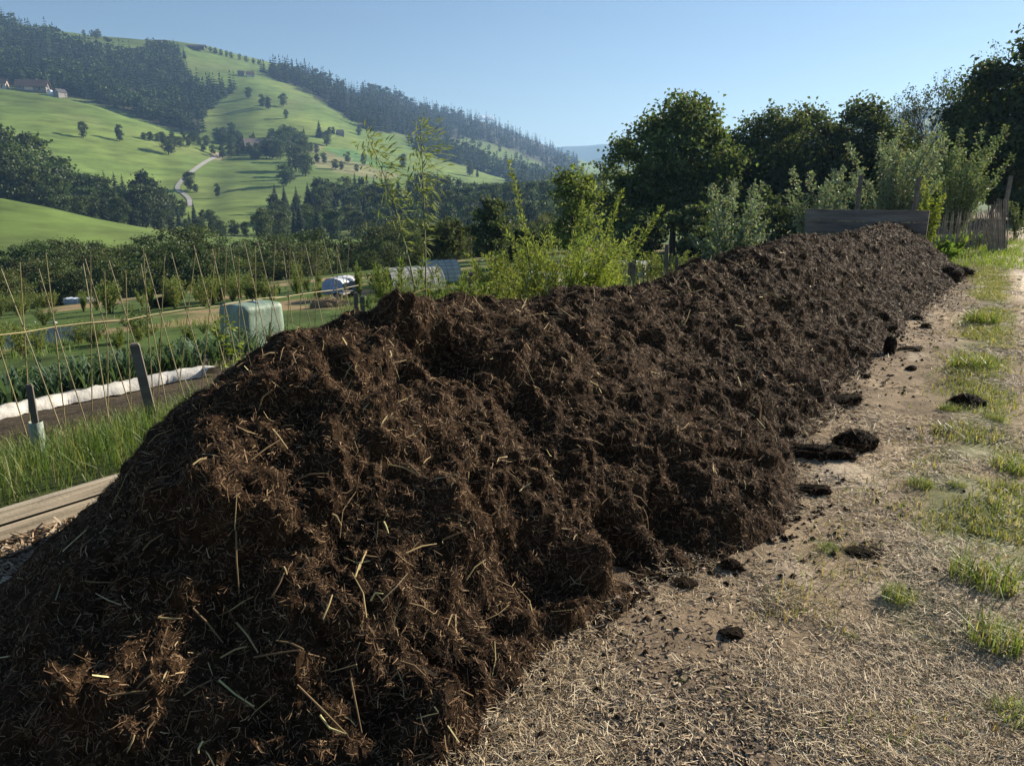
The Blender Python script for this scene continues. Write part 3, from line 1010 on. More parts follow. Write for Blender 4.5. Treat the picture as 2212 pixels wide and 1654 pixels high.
# ------------------------------------------------------------------ trees beyond the heap
def near_tree(px, pytop, D, wpx, label, seed, col, clumps=230, per=60, leaf=.2, group=None, trunk=.2, spread=.12, lowest=.1, yground=None):
    x, z = xy_at(px, D)
    z = float(ground_z(x, D)) if yground is None else yground
    H = at(px, pytop, D)[2] - z
    W = wpx / FPX * D
    cr, tr = broadleaf(seed, 12, clumps, per, leaf * 10 / H, col, trunk, W / H * .5, spread, .36, lowest, (.26, .5))
    t = thing('broadleaf_tree', label, 'tree', (x, D, z - .05), 0, group, H)
    cr.build('crown', M_LEAFN, t)
    tr.build('trunk', M_BARK, t, True)
    return t


DK, MD, LT = (.068, .094, .04), (.085, .12, .044), (.14, .185, .055)
near_tree(1450, 205, 50, 320, 'large dark broadleaf tree behind the silver-leaved bush and the heap', 501, MD, 300, 64, .21)
near_tree(1345, 290, 58, 170, 'lower dark tree leaning out beside the large tree over the valley', 511, MD, 160, 40)
near_tree(1640, 228, 55, 220, 'dark tree with a ragged top between the large tree and the twin crowns', 502, DK, 220, 60)
near_tree(1735, 222, 60, 190, 'dark tree whose crown merges with the twin behind the plank wall', 503, DK, 200, 60)
near_tree(1845, 210, 56, 230, 'tall dark tree of the twin crowns behind the plank wall', 504, DK, 240, 60)
near_tree(2215, 60, 44, 400, 'huge dark tree towering over the end of the track', 505, DK, 420, 64, .21)
near_tree(2085, 180, 50, 190, 'dark tree under the shoulder of the huge tree by the track', 506, DK, 200, 60)
near_tree(2140, 300, 48, 260, 'low dark tree filling the shade beside the paling fence', 512, DK, 200, 60)
near_tree(1560, 330, 62, 240, 'dark thicket tree behind the silver-leaved bush', 513, DK, 160, 60)
near_tree(1760, 330, 62, 260, 'dark thicket tree behind the plank wall', 514, DK, 160, 60)
near_tree(1940, 300, 64, 260, 'dark thicket tree under the bare trees', 515, DK, 160, 60)
for px_, py_, D_, w_, lab_, sd_ in [(1380, 470, 44, 170, 'low dark shrubbery under the leaning tree by the valley', 521), (1500, 450, 42, 200, 'low dark shrubbery under the large broadleaf tree', 522), (1650, 430, 44, 220, 'low dark shrubbery behind the second silver-leaved bush', 523),
                                   (1830, 420, 46, 220, 'low dark shrubbery directly behind the plank wall', 524), (1985, 400, 46, 220, 'low dark shrubbery behind the yellow-green bush', 525), (2240, 400, 40, 240, 'low dark shrubbery at the bend of the track', 526)]:
    near_tree(px_, py_, D_, w_, lab_, sd_, DK, 90, 40, .18, None, .1, .16, -.05)
near_tree(1238, 352, 36, 135, 'bright yellow-green tree rising behind the willow', 507, LT, 120, 40, .14)
near_tree(1310, 345, 75, 150, 'grey-green tree beyond the bright tree', 508, MD, 110, 36, .24)
near_tree(1060, 424, 60, 120, 'dark round-topped tree behind the willow', 509, DK, 130, 40, .2)
near_tree(960, 480, 70, 150, 'olive green bushy tree behind the tall willow shoots', 510, (.06, .075, .025), 110, 40, .2)
near_tree(1130, 505, 52, 150, 'olive thicket tree under the round-topped tree', 516, (.06, .075, .025), 110, 40, .18)


def bare_tree(px, pytop, D, label, seed, leafy):
    g = np.random.default_rng(seed)
    x, z = xy_at(px, D); z = float(ground_z(x, D))
    H = at(px, pytop, D)[2] - z
    t = thing('bare_tree', label, 'tree', (x, D, z - .05))
    tr = MB(); tips = []

    def grow(p, d, L, r, lev):
        q = p + d * L
        md = (p + q) / 2 + g.normal(0, .03 * L, 3)
        tr.tube([p, md, q], [r, r * .8, r * .55], 5, (.11, .095, .08), cap=False)
        tips.append(q)
        if lev == 0:
            return
        for _ in range(3 if lev > 1 else 4):
            nd = unit(d + g.normal(0, .38, 3) * np.array([1, 1, .4]) + np.array([0, 0, .12]))
            grow(p + d * L * g.uniform(.55, 1), nd, L * g.uniform(.5, .75), r * .5, lev - 1)
    for k in range(3):
        grow(np.array([g.normal(0, .15), g.normal(0, .15), 0]), unit(np.array([g.normal(0, .13), g.normal(0, .13), 1])), H * .5, .11, 4)
    tr.build('trunk', M_BARK, t, True)
    tips = np.array(tips)
    n = int(leafy)
    P = tips[g.integers(0, len(tips), n)] + g.normal(0, .14, (n, 3))
    V, F = leaves(P, unit(g.normal(0, 1, (n, 3))), unit(g.normal(0, 1, (n, 3))), .16, .11)
    MB().add(V, F, np.repeat(np.array([[.05, .07, .025]]) * g.uniform(.7, 1.3, (n, 1)), 4, 0)).build('crown', M_LEAFN, t)


bare_tree(1965, 158, 58, 'almost bare tree with upright twigs above the thicket', 601, 700)
bare_tree(2030, 140, 54, 'thinly leaved tree beside the bare one against the sky', 602, 2600)


def shoots_mesh(g, n, H, spread, nleaf, L, W, col, twig=0.0, stemc=(.10, .09, .04), up=.6, first=.12, base=.12, curve=.2, rad=.006, hmin=.55):
    """many stems from one stool, leaves set along the stems or on short twigs"""
    st, lf = MB(), MB()
    for i in range(n):
        a = g.uniform(0, 2 * math.pi)
        h = H * g.uniform(hmin, 1.0)
        s = spread * math.sqrt(g.random())
        b0 = np.array([math.cos(a), math.sin(a), 0]) * base * g.random()
        tip = np.array([math.cos(a) * s, math.sin(a) * s, h])
        mid = b0 * .5 + tip * .5 + np.array([-math.cos(a), -math.sin(a), 0]) * s * curve + np.array([0, 0, h * .06])
        t = np.linspace(0, 1, 6)[:, None]
        pts = (1 - t) ** 2 * b0 + 2 * t * (1 - t) * mid + t ** 2 * tip
        st.tube(pts, np.linspace(rad, rad * .25, 6), 4, stemc, cap=False)
        k = int(nleaf * g.uniform(.7, 1.2))
        tt = first + (1 - first) * g.random(k) ** .85
        tt = tt[:, None]
        P = (1 - tt) ** 2 * b0 + 2 * tt * (1 - tt) * mid + tt ** 2 * tip
        D = unit(tip - b0)
        o = unit(g.normal(0, 1, (k, 3)))
        if twig:
            tl = twig * g.random((k, 1)) * (1.1 - tt * .8)
            P = P + unit(o + D * .5) * tl * h
        T = unit(o + D * up)
        N = unit(g.normal(0, .6, (k, 3)) + np.array([0, 0, .8]))
        ls = g.uniform(.7, 1.2, k)
        V, F = leaves(P, N, T, L * ls, W * ls)
        c = np.array(col) * g.uniform(.7, 1.3, (k, 1)) * (1 + g.normal(0, .08, (k, 3)))
        lf.add(V, F, np.repeat(c, 4, 0))
    return st, lf


def shrub(name, label, loc, seed, cat='shrub', group=None, lmat=None, **k):
    g = np.random.default_rng(seed)
    st, lf = shoots_mesh(g, **k)
    t = thing(name, label, cat, tuple(loc), 0, group)
    st.build('stems', M_BARK, t)
    lf.build('foliage', lmat or M_LEAFN, t)
    return t


def gpt(px, D):
    z = 0.0
    for _ in range(5):
        x = (px - PW / 2) / FPX * (D * CP - (z - EYE) * SP)
        z = float(ground_z(x, D))
    return np.array([x, D, z])


SILV = (.22, .27, .18)
p = gpt(1575, 17.5)
shrub('poplar_bush', 'silver-leaved bush standing alone between heap and dark trees', p, 21, lmat=M_SILVER, hmin=.3, n=24, H=at(1575, 392, 17.5)[2] - p[2], spread=1.0, nleaf=240, L=.075, W=.062, col=SILV, twig=.13, curve=.05, rad=.014)
p = gpt(1755, 21)
shrub('poplar_bush', 'silver-leaved bush growing against the end of the plank wall', p, 22, lmat=M_SILVER, hmin=.3, n=28, H=at(1770, 352, 21)[2] - p[2], spread=1.2, nleaf=260, L=.08, W=.066, col=SILV, twig=.13, curve=.05, rad=.014)
p = gpt(1910, 24)
shrub('poplar_bush', 'tallest silver-leaved bush, rising behind the plank wall', p, 23, lmat=M_SILVER, hmin=.3, n=44, H=at(1920, 262, 24)[2] - p[2], spread=1.6, nleaf=290, L=.085, W=.07, col=SILV, twig=.14, curve=.05, rad=.018)
p = gpt(2060, 28)
shrub('poplar_bush', 'silver-green bush behind the paling fence', p, 24, lmat=M_SILVER, hmin=.3, n=36, H=at(2050, 258, 28)[2] - p[2], spread=1.5, nleaf=250, L=.09, W=.075, col=(.17, .22, .11), twig=.12, curve=.05, rad=.018)
p = gpt(1994, 19.5)
shrub('leafy_bush', 'yellow-green leafy bush between plank wall and paling fence', p, 25, n=12, H=at(2003, 385, 19.5)[2] - p[2], spread=.4, nleaf=110, L=.07, W=.06, col=(.16, .2, .04), twig=.1)
p = gpt(2195, 24)
shrub('leafy_bush', 'small grey-green bush beside the leaning paling roll', p, 26, n=10, H=1.25, spread=.5, nleaf=90, L=.07, W=.06, col=(.09, .12, .06), twig=.12)
# willow stool and its two long shoots
WIL = (.20, .25, .07)
pw = on_v(1215, 4.9)
shrub('willow_bush', 'broad yellow-green willow bush behind the heap crest', pw, 31, cat='willow', n=54, H=1.55, spread=1.25, nleaf=125, L=.075, W=.02, col=WIL, twig=.1, base=.6, rad=.007, up=1.0)
shrub('willow_bush', 'yellow-green willow bush between the low willow and the broad one', on_v(1120, 5.0), 30, cat='willow', n=36, H=1.25, spread=.85, nleaf=115, L=.075, W=.02, col=(.2, .235, .06), twig=.06, base=.5, rad=.007, up=1.0)
shrub('willow_bush', 'fern-like bright yellow willow at the foot of the broad bush', on_v(1285, 4.5), 29, cat='willow', n=34, H=.95, spread=.55, nleaf=110, L=.07, W=.02, col=(.24, .30, .06), twig=.1, base=.35, rad=.006, up=.8)
for px, pyt, lean, s in ((1100, 350, -.5, 41), (1345, 410, .75, 42), (1430, 448, .8, 43), (1260, 440, .15, 44)):
    p = on_v(1215 + (px - 1215) * .45, 4.9)
    tip = at(px, pyt, p[1] + .1)
    g = np.random.default_rng(s)
    t_ = thing('willow_shoot', {41: 'long willow shoot leaning out of the yellow-green bush towards the tall pair', 42: 'stout willow shoot leaning from the bush towards the dark trees', 43: 'low arching willow shoot reaching farthest over the heap crest', 44: 'short upright willow shoot at the top of the yellow-green bush'}[s], 'willow', tuple(p))
    b0 = np.zeros(3); tp_ = tip - p
    md = tp_ * .5 + np.array([-lean * .12, 0, .12])
    q = np.linspace(0, 1, 12)[:, None]
    pts = (1 - q) ** 2 * b0 + 2 * q * (1 - q) * md + q ** 2 * tp_
    MB().tube(pts, np.linspace(.011, .002, 12), 5, (.12, .11, .045)).build('stem', M_BARK, t_, True)
    k = 260
    tt = (.35 + .65 * g.random(k))[:, None]
    P = (1 - tt) ** 2 * b0 + 2 * tt * (1 - tt) * md + tt ** 2 * tp_
    oo = unit(g.normal(0, 1, (k, 3)))
    P = P + oo * g.random((k, 1)) * .14 * (1.15 - tt)
    V, F = leaves(P, unit(g.normal(0, .5, (k, 3)) + [0, 0, 1]), unit(oo + unit(tp_) * .9), g.uniform(.05, .09, k), g.uniform(.02, .03, k))
    MB().add(V, F, np.repeat(np.array(WIL) * g.uniform(.7, 1.3, (k, 1)), 4, 0)).build('foliage', M_LEAFN, t_)
pw2 = on_v(915, 4.3)
for (tipx, tipy, bx, lab, s) in ((793, 292, 918, 'tall thin willow shoot bowing over at the tip behind the heap', 51), (908, 272, 921, 'straight tall thin willow shoot beside the bowing one', 52)):
    p = on_v(bx, 4.3)
    g = np.random.default_rng(s)
    t_ = thing('willow_shoot', lab, 'willow', tuple(p))
    tp_ = at(tipx, tipy, p[1]) - p
    md = tp_ * .5 + np.array([.16 if s == 51 else .04, 0, .25])
    q = np.linspace(0, 1, 14)[:, None]
    bez = lambda q: 2 * q * (1 - q) * md + q ** 2 * tp_
    MB().tube(bez(q), np.linspace(.013, .003, 14), 5, (.2, .19, .11)).build('stem', M_BARK, t_, True)
    k = 330
    tt = np.concatenate([.68 + .32 * g.random(270), .45 + .25 * g.random(60)])[:, None]
    P = bez(tt)
    oo = unit(g.normal(0, 1, (k, 3)) + np.array([.25, 0, .1]))
    tw = g.random((k, 1)) * np.clip(.5 - np.abs(tt - .82) * 1.6, .05, .5) * .75
    P = P + oo * tw
    V, F = leaves(P, unit(g.normal(0, .5, (k, 3)) + [0, 0, 1]), unit(oo + np.array([.5, 0, -.25])), g.uniform(.08, .14, k), g.uniform(.016, .024, k))
    MB().add(V, F, np.repeat(np.array([.19, .235, .10]) * g.uniform(.7, 1.35, (k, 1)), 4, 0)).build('foliage', M_LEAFN, t_)
p = on_v(875, 4.6)
shrub('willow_bush', 'slender green willow beside the tall pair of shoots', p, 33, cat='willow', n=16, H=1.25, spread=.5, nleaf=110, L=.1, W=.016, col=(.13, .175, .05), base=.2, up=1.1)
p = on_v(960, 4.4)
shrub('willow_bush', 'low green willow with feathery tops next to the tall shoots', p, 34, cat='willow', n=18, H=.95, spread=.45, nleaf=100, L=.1, W=.017, col=(.12, .165, .05), base=.3, up=1.0)
p = on_v(910, 4.0)
shrub('willow_bush', 'small leafy willow sapling close behind the heap crest', p, 35, cat='willow', n=26, H=.6, spread=.55, nleaf=70, L=.07, W=.018, col=(.12, .15, .05), base=.4)
p = on_v(1060, 4.3)
shrub('willow_bush', 'low bushy willow between fence stakes and the broad bush', p, 36, cat='willow', n=36, H=.95, spread=.6, nleaf=90, L=.07, W=.019, col=(.15, .18, .05), base=.5)
p = on_v(1400, 5.4)
shrub('willow_bush', 'sparse willow growing in front of the white hut', p, 37, cat='willow', n=20, H=1.1, spread=.7, nleaf=70, L=.075, W=.024, col=WIL, base=.4)
for px_, v_, h_, sd_, lab_ in ((1000, 5.4, 1.15, 45, 'soft light-green shrub behind the short pale stake'), (1160, 6.0, 1.5, 46, 'tall soft green shrub behind the broad willow'), (1330, 5.8, 1.35, 47, 'soft green shrub on the dark-tree side of the broad willow'), (1440, 6.0, 1.0, 48, 'low soft shrub beside the round post')):
    shrub('light_shrub', lab_, on_v(px_, v_), sd_, n=30, H=h_, spread=.75, nleaf=130, L=.06, W=.024, col=(.17, .215, .07), twig=.14, base=.4, rad=.006)
p = on_v(1480, 5.2)
shrub('weed_thicket', 'low weeds with dry stalks behind the heap crest', p, 38, n=40, H=.7, spread=1.2, nleaf=40, L=.08, W=.03, col=(.13, .15, .05), base=1.0)
p = on_v(1620, 5.0)
shrub('weed_thicket', 'low weeds under the silver-leaved bush behind the heap', p, 39, n=40, H=.6, spread=1.2, nleaf=40, L=.08, W=.03, col=(.12, .14, .05), base=1.0)

# ------------------------------------------------------------------ compost heap
ridge = np.array([(560, 726), (640, 708), (740, 694), (800, 678), (860, 660), (900, 648), (960, 652), (1000, 644), (1100, 644), (1200, 638), (1280, 612), (1330, 612), (1400, 612), (1480, 580), (1560, 555),
                  (1640, 532), (1700, 516), (1800, 506), (1860, 495), (1900, 480), (1950, 476)], float)
RU, RZ = [], []
for px, py in ridge:
    D = 5.0
    for _ in range(40):
        q = at(px, py, D)
        D -= (to_uv(q[0], q[1])[1] - 1.35) / max(.2, (DV[0] * (px - PW / 2) / FPX + DV[1]))
    q = at(px, py, D)
    RU.append(to_uv(q[0], q[1])[0]); RZ.append(q[2])
RU, RZ = np.array(RU), np.array(RZ)
HEAP_END = 15.85


def heap_base(u, v):
    u = np.asarray(u, float); v = np.asarray(v, float)
    uc = np.clip(u, -.05, HEAP_END)
    du = np.where(u < 0, u - uc, (u - uc) * 2.2)
    dv = v - 1.35
    r = np.hypot(du, dv)
    bul = .38 * np.exp(-((u - 1.75) / .8) ** 2) + .12 * np.exp(-((u - 3.7) / .6) ** 2) - .12 * np.exp(-((u - 9.6) / 2) ** 2) + .03 * np.sin(u * 2.1) + .025 * np.sin(u * 4.7 + 1)
    Rf = 1.46 + bul
    Rb = 1.22 + .05 * np.sin(u * 3)
    k = np.clip(.5 - dv / np.maximum(r, .05) * .5, 0, 1)
    R = Rb * (1 - k) + Rf * k
    wc = np.clip(-u / .55, 0, 1)
    R = np.where(u < 0, R * (1 - wc) + (1.07 + .55 * np.clip(k * 1.5, 0, 1)) * wc, R)
    t = r / R
    a = .16
    pr = 1 - (np.sqrt(t * t + a * a) - a) / (math.sqrt(1 + a * a) - a)
    k2 = .055
    pr = k2 * np.log1p(np.exp(np.clip(pr / k2, -30, 30)))
    H = np.interp(uc, RU, RZ)
    return H * pr - .035


def heap_xyz(x, y):
    u, v = to_uv(x, y)
    return heap_base(u, v)


hu = [-1.75]
while hu[-1] < 17.0:
    hu.append(hu[-1] + .0125 * max(1, (2.2 + max(hu[-1], 0) * .817) / 2.5))
hu = np.array(hu)
hv = np.arange(-.62, 2.95, .0135)
HU, HV = np.meshgrid(hu, hv, indexing='ij')
U_, V_ = HU.ravel(), HV.ravel()
hz = heap_base(U_, V_)
e = .01
gu_ = (heap_base(U_ + e, V_) - hz) / e
gv_ = (heap_base(U_, V_ + e) - hz) / e
X_, Y_ = to_xy(U_, V_)
NX = -gu_ * DU[0] - gv_ * DV[0]; NY = -gu_ * DU[1] - gv_ * DV[1]
HN = unit(np.stack([NX, NY, np.ones_like(NX)], 1))
HP = np.stack([X_, Y_, hz], 1)
mask = np.clip((hz + .02) / .12, 0, 1)
q = HP.copy()
q[:, :2] += np.stack([vnoise(HP * 4, 5), vnoise(HP * 4, 6)], 1) * .06
f1, id1 = worley(q * 3.1, 11)
f2, id2 = worley(q * 7.0, 12)
f3, id3 = worley(q * 15.0, 13)
uvp = np.stack([U_ * 3.0 - V_ * .6, V_ * .9, np.zeros_like(U_)], 1)
dist_ = np.clip(np.hypot(X_, Y_) / 5, .6, 1.6)
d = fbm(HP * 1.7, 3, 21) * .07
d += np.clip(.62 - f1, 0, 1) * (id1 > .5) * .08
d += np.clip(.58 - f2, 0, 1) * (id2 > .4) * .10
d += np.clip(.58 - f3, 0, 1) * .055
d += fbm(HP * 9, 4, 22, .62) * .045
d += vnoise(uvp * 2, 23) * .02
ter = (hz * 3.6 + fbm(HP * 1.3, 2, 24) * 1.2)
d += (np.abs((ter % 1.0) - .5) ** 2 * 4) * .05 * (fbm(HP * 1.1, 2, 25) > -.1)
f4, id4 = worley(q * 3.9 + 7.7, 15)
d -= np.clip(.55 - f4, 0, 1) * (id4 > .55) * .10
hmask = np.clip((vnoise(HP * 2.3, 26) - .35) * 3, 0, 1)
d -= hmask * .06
for px, py, r, a in [(960, 745, .2, -.12), (900, 690, .13, .10), (1345, 1190, .17, -.17), (1150, 1230, .2, -.12), (1050, 1330, .15, -.1), (960, 1420, .14, -.1), (820, 1500, .15, -.09), (640, 900, .13, -.08), (480, 960, .14, .05), (470, 1040, .1, .07),
                     (1000, 1180, .18, .07), (1270, 1210, .08, .06), (1440, 1130, .12, -.1), (1120, 860, .1, -.06), (860, 800, .12, -.06), (1700, 1090, .12, .08), (1500, 1040, .1, .05), (1230, 1330, .07, .08), (700, 1150, .2, -.08), (1880, 540, .2, .1), (1490, 560, .12, .08)]:
    h = hit_ground(px, py, heap_xyz, 1.2, 25)
    dd = ((HP - h) ** 2).sum(1)
    d += a * np.exp(-dd / r ** 2)
d *= 1 - .6 * np.clip((.5 - U_) / .5, 0, 1) * np.clip((V_ - 1.0) / .35, 0, 1)
d *= np.clip(1.18 - np.hypot(X_, Y_) * .045, .6, 1)
HP2 = HP + HN * (d * mask)[:, None]
HP2[:, 2] += -.03 * (1 - mask)
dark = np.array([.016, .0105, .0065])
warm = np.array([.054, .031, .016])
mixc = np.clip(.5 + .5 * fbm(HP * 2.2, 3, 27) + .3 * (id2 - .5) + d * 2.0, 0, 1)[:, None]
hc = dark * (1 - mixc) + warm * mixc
nhu, nhv = len(hu), len(hv)
idx = np.arange(nhu * nhv).reshape(nhu, nhv)
HF = np.stack([idx[:-1, :-1], idx[1:, :-1], idx[1:, 1:], idx[:-1, 1:]], -1).reshape(-1, 4)
keep = (hz[HF].max(1) > -.034)
HF = HF[keep]
used = np.unique(HF)
remap = np.full(len(HP2), -1); remap[used] = np.arange(len(used))
heap = thing('compost_heap', 'long dark brown heap of straw compost beside the track', 'compost heap', (0, 0, 0))
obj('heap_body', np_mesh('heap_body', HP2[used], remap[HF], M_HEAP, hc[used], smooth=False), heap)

# straw sticking out all over the heap
A, B, C_ = HP2[HF[:, 0]], HP2[HF[:, 1]], HP2[HF[:, 3]]
FN = np.cross(B - A, C_ - A)
area = np.linalg.norm(FN, axis=1)
FN = unit(FN)
FN = np.where(FN[:, 2:3] < 0, -FN, FN)
fc = HP2[HF].mean(1)
fd = np.linalg.norm(fc - np.array([0, 0, EYE]), axis=1)
fv = to_uv(fc[:, 0], fc[:, 1])
wgt = area * (fc[:, 2] > -.01) * np.where(fv[1] > 1.9, .12, 1.0) / np.maximum(fd, 2.0) ** .65
wgt /= wgt.sum()


def heap_straw(n, seed, Lr, Wr, pal, lift, wf=1.0, proud=.0):
    g = np.random.default_rng(seed)
    fi = g.choice(len(HF), n, p=wgt)
    r1, r2 = g.random(n), g.random(n)
    P = A[fi] + (B[fi] - A[fi]) * r1[:, None] + (C_[fi] - A[fi]) * r2[:, None]
    N = FN[fi]
    sc = np.maximum(1, np.linalg.norm(P, axis=1) / 3.6)
    down = unit(np.array([0, 0, -1.0]) - N * (-N[:, 2:3]))
    R = g.normal(0, 1, (n, 3))
    T = unit(np.cross(N, R)) + down * g.uniform(-.2, 1.0, (n, 1)) + N * np.abs(g.normal(0, lift, (n, 1)))
    T = unit(T)
    L = np.exp(g.uniform(np.log(Lr[0]), np.log(Lr[1]), n)) * sc ** .35
    W = g.uniform(Wr[0], Wr[1], n) * sc ** .68 * wf
    ci = g.choice(len(pal), n, p=[p_[1] for p_ in pal])
    C = np.array([p_[0] for p_ in pal])[ci] * g.uniform(.65, 1.35, (n, 1))
    return P - T * L[:, None] * .3 + N * (.002 + proud), N, T, L, W, C, g


PAL = [((.038, .023, .013), .30), ((.10, .059, .031), .36), ((.17, .104, .056), .25), ((.26, .172, .095), .07), ((.38, .28, .15), .02)]
P, N, T, L, W, C, g = heap_straw(260000, 71, (.012, .055), (.0014, .0034), PAL, .3)
V, F, C = strands(P, N, T, L, W, C, .3, g)
o = obj('straw', np_mesh('straw', V, F, M_STRAW, C), heap)
o['kind'] = 'stuff'
PAL2 = [((.16, .11, .06), .5), ((.33, .25, .13), .35), ((.5, .42, .2), .15)]
P, N, T, L, W, C, g = heap_straw(1600, 72, (.05, .13), (.003, .005), PAL2, .25, 1.0, .006)
V, F, C = strands(P, N, T, L, W, C, .2, g)
o = obj('pale_straw', np_mesh('pale_straw', V, F, M_STRAW, C), heap)
o['kind'] = 'stuff'


def heap_pt(px, py):
    dd = ray(px, py); dd = dd / np.linalg.norm(dd)
    rel = HP2 - np.array([0, 0, EYE])
    t = rel @ dd
    off = np.linalg.norm(rel - t[:, None] * dd, axis=1)
    c = off < .02
    if not c.any():
        c = off < off.min() + .02
    i = np.where(c)[0][np.argmin(t[c])]
    return HP2[i]


# the thick stalks one can pick out
stalks = [((497, 1345), (552, 1405), 1), ((468, 1460), (562, 1525), 2), ((485, 1420), (530, 1390), 1), ((405, 1315), (490, 1385), 0), ((602, 1225), (610, 1255), 1), ((650, 1490), (745, 1575), 0), ((680, 1555), (745, 1580), 2), ((515, 1150), (508, 1290), 0),
          ((740, 1260), (738, 1365), 0), ((760, 1460), (785, 1580), 0), ((300, 1200), (355, 1150), 0), ((595, 930), (620, 970), 1), ((545, 990), (610, 950), 0), ((758, 1240), (778, 1205), 1), ((805, 1300), (830, 1285), 2), ((840, 1000), (895, 1035), 1),
          ((865, 995), (900, 1030), 0), ((1015, 1260), (1055, 1210), 1), ((880, 1190), (940, 1172), 1), ((950, 1160), (1000, 1165), 0), ((330, 1445), (285, 1485), 0), ((100, 1475), (170, 1472), 0), ((235, 1520), (305, 1503), 0), ((350, 1330), (385, 1335), 1), ((720, 1110), (725, 1145), 1),
          ((590, 1280), (600, 1240), 0), ((420, 1000), (450, 990), 1), ((785, 1185), (770, 1230), 1), ((830, 1120), (835, 1150), 2), ((1370, 1065), (1400, 1102), 0), ((655, 1395), (600, 1380), 0), ((290, 1600), (275, 1640), 1), ((435, 1590), (430, 1625), 2), ((560, 1420), (640, 1400), 0), ((870, 1420), (915, 1465), 0),
          ((720, 960), (745, 985), 0), ((640, 1040), (690, 1025), 0), ((1090, 1010), (1120, 1050), 0), ((1240, 880), (1285, 905), 0), ((980, 905), (1030, 930), 0), ((1500, 960), (1540, 990), 0), ((560, 880), (590, 840), 0), ((345, 1560), (330, 1600), 0), ((690, 1330), (715, 1280), 1), ((890, 1310), (940, 1330), 0)]
sc_ = [(.17, .115, .06), (.36, .27, .13), (.52, .46, .2)]
for (a_, b_, k) in stalks:
    p0, p1 = heap_pt(*a_), heap_pt(*b_)
    n_ = np.array([.3, -.45, .84])
    p0 = p0 + n_ * .012; p1 = p1 + n_ * .022
    if np.linalg.norm(p1 - p0) > .5:
        continue
    md = (p0 + p1) / 2 + n_ * .012 + rng.normal(0, .006, 3)
    MB().tube([p0, md, p1], [.0035, .0032, .0022], 5, sc_[k]).build('straw_stalk', M_STRAW, heap, True)
g = np.random.default_rng(77)
P, N, T, L, W, C, g = heap_straw(200, 78, (.08, .2), (.004, .006), [((.17, .115, .06), .5), ((.36, .27, .13), .5)], .18, 1, .01)
for i in range(len(P)):
    if P[i][1] < 8:
        MB().tube([P[i], P[i] + T[i] * L[i] * .5 + N[i] * .012 + g.normal(0, .008, 3), P[i] + T[i] * L[i]], [W[i] * .42, W[i] * .42, W[i] * .25], 4, C[i]).build('straw_stalk', M_STRAW, heap, True)


# ------------------------------------------------------------------ clods fallen off the heap
def clod_mesh(seed, shape=(1, 1, .7), boxy=0.0, hair=650):
    g = np.random.default_rng(seed)
    V = IV.copy()
    if boxy:
        V = np.sign(V) * np.abs(V) ** (1 - boxy)
    n = fbm(V * 1.3 + seed, 4, seed, .6)
    f, _ = worley(V * 2.2 + seed * 3, seed)
    V = V * (1 + .5 * n + .3 * np.clip(.5 - f, 0, 1))[:, None] * np.array(shape)
    V[:, 2] += .3 * shape[2]
    c = np.array([.022, .015, .009])[None] * (1 + .8 * n[:, None])
    mb = MB().add(V, IF, c, 0)
    i = g.integers(0, len(V), hair)
    P = V[i]; N = unit(P)
    T = unit(np.cross(N, g.normal(0, 1, N.shape)) + N * np.abs(g.normal(0, .4, (hair, 1))))
    pal = np.array([p_[0] for p_ in PAL])[g.choice(5, hair, p=[p_[1] for p_ in PAL])]
    v, f, cc = strands(P - T * .1, N, T, g.uniform(.15, .55, hair), g.uniform(.015, .035, hair), pal, .3, g)
    mb.add(v, f, cc, 1)
    return mb.mesh('clod', [M_HEAP, M_STRAW])


